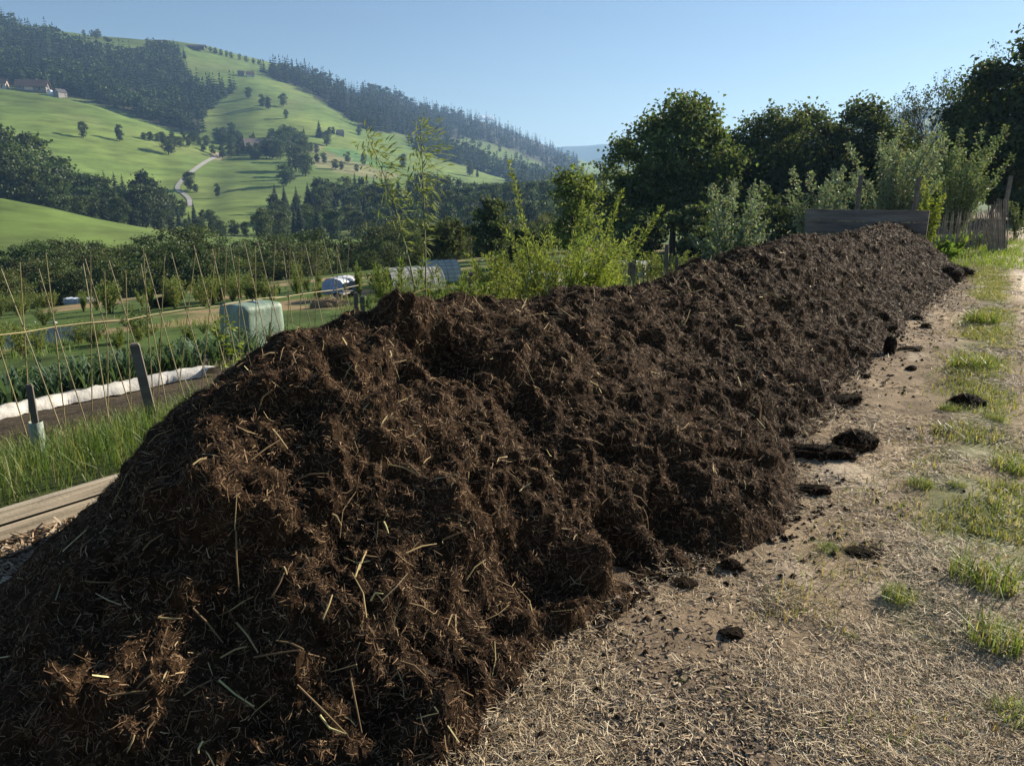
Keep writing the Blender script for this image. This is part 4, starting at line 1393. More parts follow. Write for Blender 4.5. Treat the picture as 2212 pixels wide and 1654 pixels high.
CL = [clod_mesh(900 + i, s) for i, s in enumerate([(1, .8, .6), (1.45, .7, .42), (1.2, .8, .32), (1.15, .85, .72), (1, .6, .8)])]
CLBOX = clod_mesh(950, (1, .7, .42), .45, 120)
CLLEAF = clod_mesh(951, (.55, .4, 1.3), 0, 160)
clods = [(1770, 985, 95, 1, 'wide flat slab of compost slumped off the heap foot beside the spiky clump'),
         (1845, 965, 75, 3, 'big spiky clump of compost rolled out onto the trampled straw'),
         (1820, 868, 62, 1, 'long low clod at the heap foot above the spiky clump'),
         (1848, 762, 48, 0, 'rounded clod at the heap foot next to the upright leaf-shaped clod'),
         (1920, 765, 24, 'leaf', 'upright leaf-shaped clod standing on the verge'),
         (1968, 757, 40, 2, 'flat crumbled clod beside the upright leaf-shaped clod'),
         (1980, 690, 26, 0, 'squat clod on the verge below the far heap foot'),
         (2000, 706, 20, 0, 'small round clod beside the squat clod on the verge'),
         (1913, 710, 34, 1, 'clod just off the heap foot beside the squat pair'),
         (1905, 690, 30, 4, 'pointed clod resting on the heap foot beside the squat pair'),
         (1968, 798, 18, 3, 'tiny clod alone between heap and grass strip'),
         (1748, 1062, 60, 1, 'dark clod at the heap foot under the flat slab'),
         (1868, 1198, 66, 2, 'flat matted clod lying on the dry grass'),
         (1576, 1222, 36, 3, 'round clod at the heap foot beside the low black lump'),
         (1480, 1262, 46, 2, 'low black lump at the heap foot beside the round clod'),
         (1580, 1372, 50, 'box', 'flat-topped black block lying alone on trampled straw'),
         (2085, 880, 56, 3, 'dark earthy clump sitting in the grass strip'),
         (2040, 940, 44, 2, 'low dark clump at the edge of the grass strip'),
         (1335, 1305, 40, 2, 'curved clod nestling in the hollow of the heap foot'),
         (1318, 1330, 38, 2, 'second curved clod under the hollow of the heap foot'),
         (1920, 1098, 14, 0, 'tiny black crumb on the bare trampled patch'),
         (2080, 592, 40, 0, 'clod at the far toe of the heap by the track'),
         (2050, 600, 50, 3, 'larger clod tucked against the far toe of the heap'),
         (2200, 607, 10, 0, 'little clod alone on the pale track'),
         (1393, 1452, 16, 0, 'tiny clod on the wood chips'),
         (1700, 930, 40, 0, 'round clod on the lower heap slope near the long low clod'),
         (1675, 985, 46, 3, 'large clod on the lower heap slope beside the flat slab'),
         (1600, 1230, 16, 4, 'chip-sized clod beside the round clod'),
         (1870, 815, 20, 0, 'small clod between the rounded clod and the long low one')]
for px, py, w, kind, lab in clods:
    p = hit_ground(px, py, lambda x, y: np.maximum(heap_xyz(x, y), 0), 1.3, 40)
    r = w / FPX * np.linalg.norm(p - np.array([0, 0, EYE])) / 2
    me = CLBOX if kind == 'box' else CLLEAF if kind == 'leaf' else CL[kind]
    rz = 0.2 if kind in ('box', 'leaf') else random.uniform(-.35, .35)
    sc = r / (.55 if kind == 'leaf' else 1.1)
    o = obj('compost_clod', me, None, (p[0], p[1], p[2] - .03 * r), rz, sc)
    tag(o, lab, 'clod')

# ------------------------------------------------------------------ litter on the ground
def litter(name, label, n, sampler, Lr, Wr, pal, seed, flat=.12, mat_=M_DRY, cat='litter', lim=.05):
    g = np.random.default_rng(seed)
    X, Y = sampler(g, n)
    n = len(X)
    hz_ = heap_xyz(X, Y)
    kp = hz_ < lim
    X, Y, hz_ = X[kp], Y[kp], hz_[kp]
    n = len(X)
    Z = np.maximum(ground_fast(X, Y), hz_)
    P = np.stack([X, Y, Z + .002], 1)
    sc = np.maximum(1, np.hypot(X, Y) / 3.4)
    a = g.uniform(0, 6.28, n)
    T = np.stack([np.cos(a), np.sin(a), np.abs(g.normal(0, flat, n))], 1)
    L = np.exp(g.uniform(np.log(Lr[0]), np.log(Lr[1]), n)) * sc ** .6
    W = g.uniform(Wr[0], Wr[1], n) * sc ** .8
    ci = g.choice(len(pal), n, p=[p_[1] for p_ in pal])
    C = np.array([p_[0] for p_ in pal])[ci] * g.uniform(.6, 1.35, (n, 1))
    N = np.tile([0, 0, 1.0], (n, 1))
    V, F, C = strands(P, N, T, L, W, C, .22, g, 3.3)
    o = obj(name, np_mesh(name, V, F, mat_, C))
    o['kind'] = 'stuff'
    return tag(o, label, cat)


# exact height of the ground mesh by bilinear lookup in its own grid
GZ = gz.reshape(nu, nv)


def ground_fast(x, y):
    u, v = to_uv(np.asarray(x, float), np.asarray(y, float))
    i = np.clip(np.searchsorted(gu, u) - 1, 0, nu - 2); j = np.clip(np.searchsorted(gv, v) - 1, 0, nv - 2)
    a = (u - gu[i]) / (gu[i + 1] - gu[i]); b = (v - gv[j]) / (gv[j + 1] - gv[j])
    return GZ[i, j] * (1 - a) * (1 - b) + GZ[i + 1, j] * a * (1 - b) + GZ[i, j + 1] * (1 - a) * b + GZ[i + 1, j + 1] * a * b


def view_sampler(x0, x1, y0, y1, cond, thin=0.0):
    """points on flat ground, spread evenly over what is looked down on, thinned by distance"""
    def f(g, n):
        px = g.uniform(x0, x1, n * 3); py = y0 + (y1 - y0) * g.random(n * 3)
        a = (px - PW / 2) / FPX; b = (PH / 2 - py) / FPX
        dz = -SP + b * CP; t = -EYE / dz
        X, Y = a * t, (CP + b * SP) * t
        u, v = to_uv(X, Y)
        m = cond(u, v, X, Y)
        if thin:
            q = np.stack([X * 1.6, Y * 1.6, np.zeros(len(X))], 1)
            m &= (fbm(q, 3, 33) + .35 * fbm(q * 4, 2, 35)) > thin * (g.random(len(X)) - .36)
        return X[m][:n], Y[m][:n]
    return f


DRY = [((.50, .395, .25), .34), ((.36, .275, .17), .38), ((.21, .15, .09), .17), ((.64, .55, .39), .11)]
litter('straw_litter', 'dry straw and grass bits trampled over the ground along the heap', 110000,
       view_sampler(850, 2400, 600, 1750, lambda u, v, x, y: (v < .3) & (v > strip_v(u) - .5), 1.1), (.022, .075), (.0013, .003), DRY, 801, .16)
litter('straw_litter', 'thin scatter of dry stalks on the pale track', 9000,
       view_sampler(1900, 2500, 540, 1300, lambda u, v, x, y: (v < strip_v(u) - .3) & (v > -4), .9), (.03, .08), (.002, .004), DRY, 802, .08)
CHIP = [((.28, .2, .125), .42), ((.15, .105, .067), .33), ((.4, .32, .22), .17), ((.06, .042, .03), .08)]
g0 = np.random.default_rng(88)
litter('wood_chips', 'coarse wood chips scattered round the near end of the heap', 10000,
       view_sampler(650, 1700, 1200, 1760, lambda u, v, x, y: (v < .4) & (v > -.85) & (g0.random(len(u)) < np.exp(-np.clip(u + .2, 0, 9) * 1.2))), (.01, .032), (.004, .009), CHIP, 803, .2)
litter('wood_chips', 'pale wood chips and compost between heap and timber edging', 9000,
       view_sampler(-250, 260, 1090, 1420, lambda u, v, x, y: (v > 1.2) & (v < 2.62)), (.015, .055), (.006, .014), CHIP, 804, .35)

# dark crumbs spilled along the heap foot
def crumbs(name, label, n, samp, rr, seed):
    g = np.random.default_rng(seed)
    X, Y = samp(g, n)
    n = len(X)
    b = np.array([(1, 0, 0), (-1, 0, 0), (0, 1, 0), (0, -1, 0), (0, 0, 1.0), (0, 0, -.6)])
    f = np.array([(0, 2, 4), (2, 1, 4), (1, 3, 4), (3, 0, 4), (2, 0, 5), (1, 2, 5), (3, 1, 5), (0, 3, 5)])
    r = np.exp(g.uniform(np.log(rr[0]), np.log(rr[1]), n))
    a = g.uniform(0, 6.28, n)
    V = b[None] * g.uniform(.6, 1.3, (n, 6, 1)) * r[:, None, None]
    c, q = np.cos(a)[:, None], np.sin(a)[:, None]
    V = np.stack([V[:, :, 0] * c - V[:, :, 1] * q, V[:, :, 0] * q + V[:, :, 1] * c, V[:, :, 2] * .7], 2)
    V += np.stack([X, Y, np.maximum(ground_fast(X, Y), heap_xyz(X, Y)) + r * .25], 1)[:, None]
    F = (np.arange(n)[:, None, None] * 6 + f[None]).reshape(-1, 3)
    C = np.repeat(np.array([[.035, .023, .014]]) * g.uniform(.5, 2.0, (n, 1)), 6, 0)
    o = obj(name, np_mesh(name, V.reshape(-1, 3), F, M_HEAP, C))
    o['kind'] = 'stuff'
    return tag(o, label, 'crumbs')


def toe_sampler(g, n):
    k = n * 2
    u = -1.2 + 17.5 * g.random(k) ** 1.2
    v = .2 - np.abs(g.exponential(.17, k)) - .4 * np.exp(-((u - 1.75) / .8) ** 2)
    x, y = to_xy(u, v)
    m = (v > -1.6) & (heap_xyz(x, y) < .05)
    return x[m][:n], y[m][:n]


crumbs('compost_crumbs', 'dark crumbs of compost spilled along the foot of the heap', 4200, toe_sampler, (.004, .022), 861)


# ------------------------------------------------------------------ grass
def grass(name, label, n, samp, Lr, Wr, lean, pal, seed):
    g = np.random.default_rng(seed)
    X, Y = samp(g, n)
    n = len(X)
    P = np.stack([X, Y, ground_fast(X, Y) - .01], 1)
    pal_c = np.array([p_[0] for p_ in pal])[g.choice(len(pal), n, p=[p_[1] for p_ in pal])] * g.uniform(.7, 1.3, (n, 1))
    V, F, C = blades(P, g.uniform(*Lr, n), g.uniform(*Wr, n), lean, pal_c, g)
    o = obj(name, np_mesh(name, V, F, M_GRASS, C))
    o['kind'] = 'stuff'
    return tag(o, label, 'grass')


GP = [((.10, .16, .035), .45), ((.15, .20, .05), .3), ((.24, .23, .10), .15), ((.06, .11, .03), .1)]

GPY = [((.14, .18, .05), .4), ((.2, .22, .07), .3), ((.32, .28, .14), .3)]


def uv_sampler(u0, u1, v0, v1, pw=1.0, clump=0.0, cs=2.0, seed=1):
    def f(g, n):
        k = n * 3
        u = u0 + (u1 - u0) * g.random(k) ** pw
        v = g.uniform(v0, v1, k)
        x, y = to_xy(u, v)
        if clump:
            m = fbm(np.stack([x * cs, y * cs, np.zeros(k)], 1), 2, seed) > clump * g.random(k)
            x, y = x[m], y[m]
        return x[:n], y[:n]
    return f


grass('tall_grass', 'tall uncut grass growing behind the timber edging', 16000, uv_sampler(-2.6, 4.5, 2.76, 4.9, 1.2), (.08, .28), (.003, .006), .7,
      [((.085, .14, .03), .5), ((.13, .18, .045), .3), ((.24, .23, .10), .14), ((.05, .1, .025), .06)], 811)
grass('bank_weeds', 'sparse dry weeds on the soil below the white fleece', 6000, uv_sampler(-3.5, 7, 4.7, 8.9, 1.0, .3, 1.2, 13), (.05, .2), (.003, .008), .8, GPY, 818)
grass('rough_grass', 'rough grass and weeds behind the long heap', 9000, uv_sampler(2, 16, 2.98, 6.5), (.15, .5), (.005, .011), .5, GP, 812)
def strip_sampler(g, n):
    k = n * 3
    u = 2.0 + 17.2 * g.random(k) ** 1.25
    v = strip_v(u) + g.normal(0, .16, k)
    x, y = to_xy(u, v)
    m = fbm(np.stack([x * 1.4, y * 1.4, np.zeros(k)], 1), 3, 5) > -.1 + .35 * (g.random(k) - .5)
    return x[m][:n], y[m][:n]


grass('grass_strip', 'patchy grass strip between the trampled straw and the track', 19000, strip_sampler, (.02, .075), (.003, .008), .9, GPY, 813)
grass('sparse_grass', 'thin tufts of half-dry grass on the trampled ground', 6000, uv_sampler(-.6, 4.0, -1.9, -.55, 1.0, .75, 2.6, 9), (.02, .06), (.0025, .005), 1.2,
      [((.12, .16, .045), .5), ((.3, .25, .12), .5)], 814)
grass('verge_grass', 'bright grass verge at the foot of the paling fence', 9000, uv_sampler(17, 27, -1.2, 3.4), (.06, .2), (.008, .016), .6, [((.13, .2, .04), .6), ((.2, .26, .06), .4)], 815)
grass('bank_grass', 'long grass on the bank across the track', 9000, uv_sampler(12, 34, -9, -3.9), (.15, .4), (.012, .022), .5, GP, 816)
grass('garden_grass', 'grass and weeds around the pond and garden paths', 11000, uv_sampler(-14, 40, 14.5, 30, 1.0, .4, .35, 3), (.08, .3), (.012, .028), .5, GP, 817)


def tuft_mesh(seed, n=260, r=1.0):
    g = np.random.default_rng(seed)
    a = g.uniform(0, 6.28, n); q = np.sqrt(g.random(n)) * r
    P = np.stack([np.cos(a) * q, np.sin(a) * q, np.zeros(n)], 1)
    pal_c = np.array([(.12, .18, .035), (.18, .23, .055), (.32, .29, .13)])[g.choice(3, n, p=[.4, .35, .25])] * g.uniform(.7, 1.3, (n, 1))
    V, F, C = blades(P, g.uniform(.4, 1.2, n), g.uniform(.03, .05, n), 1.0, pal_c, g)
    return np_mesh('tuft', V, F, M_GRASS, C)


TU = [tuft_mesh(820 + i) for i in range(4)]
for px, py, w, lab in [(2120, 1275, 170, 'large bright grass tuft on the verge beside the bare straw'), (1940, 1305, 90, 'olive grass tuft beside the large bright tuft'), (2150, 1410, 150, 'dark green grass tuft below the large bright tuft'),
                       (2195, 1580, 120, 'grass tuft at the lower edge of the verge'), (1473, 1475, 34, 'tiny lone tuft sprouting through the trampled straw'), (1985, 1055, 70, 'small bright tuft on the trampled ground beside the heap'),
                       (2065, 1060, 50, 'sparse tuft next to the small bright tuft'), (2185, 1020, 110, 'wide tuft at the edge of the track'), (2050, 890, 60, 'leafy tuft beside the dark earthy clump'), (2145, 915, 50, 'yellowish tuft at the track edge of the grass strip'),
                       (1790, 1190, 60, 'thin pale tuft at the heap foot beside the flat matted clod'), (2100, 800, 110, 'wide bright tuft in the grass strip above the dark clump'), (2120, 700, 90, 'yellow-green tuft in the far part of the grass strip'), (1840, 1380, 40, 'flattened tuft by the pale bare patch')]:
    p = hit_ground(px, py)
    r = w / FPX * np.linalg.norm(p - np.array([0, 0, EYE])) / 2
    o = obj('grass_tuft', random.choice(TU), None, (p[0], p[1], float(ground_fast(p[0], p[1])) - .01), random.uniform(0, 6), (r * .66, r * .66, r * .55))
    tag(o, lab, 'grass tuft')

# ------------------------------------------------------------------ timber edging behind the heap
eu = (-2.6, 3.4)
ed = thing('timber_edging', 'pale sawn timber edging of stacked boards between heap and tall grass', 'edging', (0, 0, 0))
ang = math.atan2(DU[1], DU[0])
R_ = rotz(ang)


def board(parent, u0, u1, v, z, th, hgt, col, name='board', m=M_WOOD, tilt=0.0):
    x, y = to_xy((u0 + u1) / 2, v)
    mb = MB()
    n = 10
    xs = np.linspace(-(u1 - u0) / 2, (u1 - u0) / 2, n)
    sec = np.array([(-.5, -.5), (.5, -.5), (.5, .42), (.42, .5), (-.42, .5), (-.5, .42)])
    V = []
    for i, xx in enumerate(xs):
        w = 1 + .03 * math.sin(i * 1.7 + z * 20)
        for sy, sz in sec:
            V.append((xx, sy * th * w + .004 * math.sin(i), sz * hgt + .004 * math.sin(i * 1.3 + 2) + tilt * xx))
    F = [(i * 6 + j, (i + 1) * 6 + j, (i + 1) * 6 + (j + 1) % 6, i * 6 + (j + 1) % 6) for i in range(n - 1) for j in range(6)]
    mb.add(V, F, col)
    for k in (0, (n - 1) * 6):
        mb.add(V[k:k + 6], [(0, 1, 2, 3), (0, 3, 4, 5)], col)
    return mb.build(name, m, parent, False, loc=(x, y, z), rz=ang)


board(ed, -3.2, .45, 2.68, .005, .036, .105, (.36, .31, .235))
board(ed, .46, 4.2, 2.68, .005, .036, .105, (.34, .295, .225))
board(ed, -3.2, .75, 2.70, .108, .036, .07, (.42, .365, .28))
board(ed, .76, 4.2, 2.70, .108, .036, .07, (.39, .34, .26))
for u in (-1.05, .2, 1.8):
    x, y = to_xy(u, 2.64)
    MB().box((0, 0, 0), (.05, .03, .2), None, (.3, .24, .17)).build('peg', M_WOOD, ed, loc=(x, y, .05), rz=ang)

# ------------------------------------------------------------------ plank wall closing the far end of the heap
pwl = thing('plank_wall', 'grey wall of wide weathered planks closing the end of the heap', 'wall', (0, 0, 0))
cx, cy_ = to_xy(16.1, 2.0)
angw = math.atan2(DV[1], DV[0])
zt = 1.27
for i, (h, dz) in enumerate([(.24, 0), (.27, 0), (.27, 0), (.27, 0), (.2, 0)]):
    z = zt - h / 2
    zt -= h + .012
    c_ = [(.21, .18, .155), (.18, .155, .135), (.19, .16, .135), (.17, .15, .13), (.17, .15, .13)][i]
    mb = MB()
    n = 9
    xs = np.linspace(-1.25, 1.25, n)
    V = []
    for k_, xx in enumerate(xs):
        wv = .006 * math.sin(k_ * 1.9 + i * 2.2)
        for sy, sz in ((-.5, -.5), (.5, -.5), (.5, .5), (-.5, .5)):
            V.append((xx, sy * .045, sz * h + wv))
    F = [(a * 4 + j, (a + 1) * 4 + j, (a + 1) * 4 + (j + 1) % 4, a * 4 + (j + 1) % 4) for a in range(n - 1) for j in range(4)] + [(0, 1, 2, 3), ((n - 1) * 4, (n - 1) * 4 + 1, (n - 1) * 4 + 2, (n - 1) * 4 + 3)]
    mb.add(V, F, c_).build('plank', M_OLDWOOD, pwl, loc=(cx, cy_, z), rz=angw)
for px, top in ((1852, 378), (1972, 382)):
    D = 16.9 if px < 1900 else 16.0
    a_ = at(px, 440, D)
    u_, v_ = to_uv(a_[0], a_[1])
    x, y = to_xy(16.2, to_uv(*at(px, 440, D)[:2])[1])
    ztop = at(px, top, y)[2]
    MB().tube([(0, 0, -.3), (0, 0, ztop * .6), (.01, 0, ztop)], [.055, .052, .048], 9, (.16, .14, .115)).build('post', M_OLDWOOD, pwl, loc=(x, y, 0))

# ------------------------------------------------------------------ paling fence and the leaning roll of palings
fa, fb = np.array([9.6, 19.2]), np.array([14.7, 22.6])
pf = thing('paling_fence', 'split chestnut paling fence beside the plank wall', 'fence', (0, 0, 0))
np_ = 44
gf = np.random.default_rng(9)
A0 = hit_ground(2004, 512)[:2]; A1 = hit_ground(2135, 512)[:2]
A0 = gpt(2006, 20.5)[:2]; A1 = gpt(2150, 22.5)[:2]
PALE = []
for i in range(4):
    mb = MB()
    g = np.random.default_rng(40 + i)
    h = 1.18
    mb.tube([(0, 0, 0), (.006 * g.normal(), .006 * g.normal(), h * .35), (.01 * g.normal(), 0, h * .75), (.012 * g.normal(), 0, h)], [.014, .015, .013, .004], 5, (.33, .28, .22))
    PALE.append(mb.mesh('pale', M_OLDWOOD))
for i in range(np_):
    q = A0 + (A1 - A0) * (i + gf.uniform(-.2, .2)) / (np_ - 1)
    o = obj('pale', PALE[i % 4], pf, (q[0], q[1], float(ground_fast(q[0], q[1])) - .05), gf.uniform(0, 6), (1, 1, gf.uniform(.9, 1.1)))
    o.rotation_euler = (gf.normal(0, .03), gf.normal(0, .05), gf.uniform(0, 6))
for h in (.35, .85):
    pts = []
    for i in range(23):
        q = A0 + (A1 - A0) * i / 22
        pts.append((q[0], q[1] - .02, float(ground_fast(q[0], q[1])) + h + .01 * math.sin(i * 2)))
    MB().tube(pts, .004, 4).build('wire', M_WIRE, pf)
q = gpt(2157, 21.5)
MB().tube([(0, 0, -.3), (0, 0, 1.2), (.02, 0, at(2157, 380, 21.5)[2] - q[2])], [.065, .06, .055], 9, (.17, .15, .125)).build('post', M_OLDWOOD, pf, loc=tuple(q))
rl = thing('paling_roll', 'loose end of paling fence slumped fanwise against its post', 'fence', (0, 0, 0))
b0 = hit_ground(2165, 522); b1 = hit_ground(2178, 520)
nroll = 22
for i in range(nroll):
    t = i / (nroll - 1)
    foot = at(2142 + 36 * t, 523 - 3 * t, 20.0)
    foot[2] = float(ground_fast(foot[0], foot[1]))
    tipx = 2112 + 66 * t ** .9 + gf.normal(0, 1.2)
    tipy = 468 - 38 * min(1, t * 1.6) + gf.normal(0, 2.5)
    tip = at(tipx, tipy, 20.0 + .25 * t + gf.normal(0, .04))
    MB().tube([foot - np.array([0, 0, .04]), (foot + tip) / 2 + gf.normal(0, .01, 3), tip], [.014, .014, .007], 5, np.array([.25, .215, .175]) * gf.uniform(.8, 1.2)).build('pale', M_OLDWOOD, rl)
# bright weeds before the fence
for i, (px, py, s) in enumerate([(2030, 548, .34), (2060, 545, .36), (2090, 540, .32), (2120, 534, .3), (2050, 530, .34), (2085, 528, .34), (2012, 536, .34), (2135, 530, .28), (2035, 562, .3)]):
    p = hit_ground(px, py)
    p[2] = float(ground_fast(p[0], p[1]))
    shrub('dock_plant', 'bright broad-leaved weed in the patch before the paling fence', p, 60 + i, cat='weed', group='weeds before the paling fence', n=12, H=s, spread=.35, nleaf=16, L=.17, W=.075, col=(.125, .195, .04), base=.2)

# ------------------------------------------------------------------ stakes and wire fence behind the heap
def stake(px, v, top_py, label, wid=.035, col=(.17, .145, .115), square=True, lean=0.0):
    p = on_v(px, v)
    h = at(px, top_py, p[1])[2] - p[2]
    t = thing('fence_stake', label, 'stake', tuple(p), .4)
    mb = MB()
    if square:
        V = []
        for z, k in ((-.25, 1), (h * .5, .98), (h - .015, .95), (h, .7)):
            for sx, sy in ((-1, -1), (1, -1), (1, 1), (-1, 1)):
                V.append((sx * wid * k + lean * z, sy * wid * k * .9, z))
        F = [(a * 4 + j, a * 4 + (j + 1) % 4, (a + 1) * 4 + (j + 1) % 4, (a + 1) * 4 + j) for a in range(3) for j in range(4)] + [(12, 13, 14, 15)]
        mb.add(V, F, col)
    else:
        mb.tube([(0, 0, -.25), (lean * h * .5, 0, h * .5), (lean * h, 0, h)], [wid, wid, wid * .85], 8, col)
    mb.build('shaft', M_OLDWOOD, t)
    return t, p, h


stake(335, 4.1, 740, 'grey squared stake leaning beside the compost heap in the tall grass', .034, lean=-.1)
t_, p_, h_ = stake(88, 4.2, 830, 'dark stake with a pale green tree guard in the tall grass', .02, (.13, .11, .09))
mb = MB()
th = np.linspace(0, 2 * math.pi, 13)[:-1]
V = [(math.cos(a) * .045, math.sin(a) * .045, z) for z in (-.05, .14, .28) for a in th]
F = [(k * 12 + j, k * 12 + (j + 1) % 12, (k + 1) * 12 + (j + 1) % 12, (k + 1) * 12 + j) for k in range(2) for j in range(12)]
mb.add(V, F, (.33, .38, .32)).build('tree_guard', M_FILM, t_, True)
for px, v, ty, lab in [(1023, 4.6, 588, 'short pale stake between the low willows behind the heap'), (1048, 5.4, 600, 'thin stake next to the short pale one behind the heap'), (1075, 5.6, 604, 'third thin stake in the line by the low willow'),
                       (1358, 4.5, 566, 'paired dark stake in front of the white hut'), (1366, 4.7, 560, 'taller paired dark stake in front of the white hut'), (1435, 5.0, 528, 'round post rising behind the heap beyond the white hut'),
                       (1458, 5.0, 555, 'short post beside the round post behind the heap'), (1550, 5.2, 520, 'post in front of the silver-leaved bush'), (1605, 5.0, 528, 'thin post under the silver-leaved bush'), (1654, 4.4, 510, 'pale post at the heap crest by the silver-leaved bush'),
                       (793, 6.0, 640, 'thin garden stake by the straw patch'), (778, 6.2, 632, 'darker garden stake by the straw patch')]:
    stake(px, v, ty, lab, .028 if px not in (1435,) else .05, square=px != 1435, lean=random.uniform(-.03, .03))
wf = thing('wire_fence', 'thin wire strung between the stakes behind the heap', 'fence', (0, 0, 0))
for h in (.35, .65):
    pts = []
    for px in np.linspace(1010, 1660, 30):
        p = on_v(px, 5.0)
        pts.append((p[0], p[1], p[2] + h + .02 * math.sin(px / 9)))
    MB().tube(pts, .0025, 4).build('wire', M_WIRE, wf)

# ------------------------------------------------------------------ bean canes
tr = thing('bean_cane_trellis', 'row of crossed bamboo bean canes tied along a ridge pole', 'trellis', (0, 0, 0))
VR_ = 8.3
crossx = [-40, 35, 92, 157, 230, 257, 300, 348, 374, 428, 473, 503, 537, 570, 604, 637, 665, 695, 737, 757]
gc = np.random.default_rng(12)
nrm = np.array([DV[0], DV[1], 0.0]); alo = np.array([DU[0], DU[1], 0.0])
crosses = []
for px in crossx:
    p = on_v(px, VR_)
    zc = p[2] + 1.34
    c = np.array([p[0], p[1], zc + gc.normal(0, .015)])
    crosses.append(c)
    for s in (-1, 1):
        fx = p + nrm * s * .27 + alo * gc.normal(0, .08)
        fx[2] = float(ground_fast(fx[0], fx[1])) - .05
        c2 = c + nrm * s * .012
        k = 1 + gc.uniform(.50, .66)
        tip = fx + (c2 - fx) * k + gc.normal(0, .015, 3)
        mid = (fx + tip) / 2 + gc.normal(0, .008, 3)
        cc = np.array([.27, .225, .11]) * gc.uniform(.75, 1.15)
        cols_ = [cc, cc, cc * np.array([.85, .7, .7])]
        mb = MB().tube([fx, mid, tip], [.0072, .0068, .0055], 6, cc)
        mb.build('cane', M_CANE, tr, True)
crosses = np.array(crosses)
for a_, b_ in ((0, 5), (4, 13), (12, 17), (15, 19)):
    seg = crosses[a_:b_ + 1] + np.array([0, 0, .022]) + nrm * (.012 if a_ % 8 else -.006)
    seg[0] -= alo * .25; seg[-1] += alo * .3
    MB().tube(seg, np.linspace(.009, .007, len(seg)), 6, (.46, .39, .2)).build('ridge_pole', M_CANE, tr, True)

# white fleece edge of the bed
mb = MB()
pts = []
for i in range(40):
    px = -80 + 540 * i / 39
    py = np.interp(px, [-80, 0, 150, 330, 445], [925, 905, 872, 836, 815])
    p = hit_ground(px, py)
    pts.append(p)
pts = np.array(pts)
T = unit(np.gradient(pts, axis=0)); S = np.stack([T[:, 1], -T[:, 0], np.zeros(len(T))], 1)
V = []
for i, p in enumerate(pts):
    w = .14 + .012 * math.sin(i * 1.1) + .008 * math.sin(i * 2.7)
    zb = max(float(ground_fast(p[0], p[1])), float(ground_z(p[0], p[1]))) + .05
    for k, (a_, h) in enumerate([(1, -.02), (.95, .05), (.5, .12), (0, .14 + .012 * math.sin(i * 1.9)), (-.6, .12), (-1, -.02)]):
        V.append((p[0] + S[i][0] * w * a_, p[1] + S[i][1] * w * a_, zb + h + .008 * math.sin(i * 2.3 + k)))
F = [(i * 6 + j, (i + 1) * 6 + j, (i + 1) * 6 + j + 1, i * 6 + j + 1) for i in range(39) for j in range(5)]
mb.add(V, F, (.66, .63, .57))
o = mb.build('fleece_strip', M_FILM, None, True)
tag(o, 'long strip of white fleece laid along the edge of the leek bed', 'fleece')

# leeks
def leek_mesh(seed):
    g = np.random.default_rng(seed)
    mb = MB()
    mb.tube([(0, 0, -.02), (0, 0, .16)], [.018, .014], 6, (.25, .3, .16))
    k = 9
    for i in range(k):
        a = (i % 2) * math.pi + g.normal(0, .35)
        dv_ = np.array([math.cos(a), math.sin(a), 0]); sd_ = np.array([-math.sin(a), math.cos(a), 0])
        Lh = g.uniform(.3, .5); out = g.uniform(.08, .3)
        cc = np.array([.065, .11, .06]) * g.uniform(.75, 1.35)
        ps = [np.array([0, 0, .1 + .008 * i]), dv_ * out * .35 + [0, 0, .1 + Lh * .6], dv_ * out * .8 + [0, 0, .1 + Lh * .92], dv_ * out * 1.25 + [0, 0, .1 + Lh * g.uniform(.75, 1)]]
        ws = [.016, .018, .014, .002]
        V = []
        for p_, w_ in zip(ps, ws):
            V += [p_ - sd_ * w_, p_ + sd_ * w_]
        mb.add(V, [(2 * j, 2 * j + 1, 2 * j + 3, 2 * j + 2) for j in range(3)], cc)
    return mb.mesh('leek', M_LEAFN)


LEEK = [leek_mesh(i) for i in range(5)]
gl = np.random.default_rng(3)
for r_ in range(5):
    v = 10.3 + r_ * .4
    p0 = to_uv(*on_v(-40, v)[:2])[0]; p1 = to_uv(*on_v(540 + r_ * 12, v)[:2])[0]
    u = p0
    while u < p1:
        x, y = to_xy(u + gl.normal(0, .03), v + gl.normal(0, .04))
        o = obj('leek_plant', LEEK[gl.integers(5)], None, (x, y, float(ground_fast(x, y))), gl.uniform(0, 6.28), gl.uniform(.8, 1.2))
        tag(o, 'blue-green leek plant standing in the bed behind the white fleece', 'leek', 'leeks in the bed behind the fleece')
        u += .19 * gl.uniform(.8, 1.25)
BUSHM = []
for i in range(4):
    g = np.random.default_rng(70 + i)
    st_, lf_ = shoots_mesh(g, 14, .42, .26, 34, .075, .05, (.12, .165, .05), base=.1, up=.3)
    BUSHM.append(joined(lf_, st_).mesh('bush', [M_LEAFN, M_BARK]))
for r_ in range(3):
    v = 11.95 + r_ * .5
    p0 = to_uv(*on_v(-40, v)[:2])[0]; p1 = to_uv(*on_v(410, v)[:2])[0]
    u = p0
    while u < p1:
        x, y = to_xy(u, v + gl.normal(0, .06))
        o = obj('potato_plant', BUSHM[gl.integers(4)], None, (x, y, float(ground_fast(x, y)) - .02), gl.uniform(0, 6.28), gl.uniform(.8, 1.25))
        tag(o, 'leafy yellow-green potato plant in the rows behind the leeks', 'potato plant', 'potato plants behind the leeks')
        u += .36 * gl.uniform(.85, 1.2)

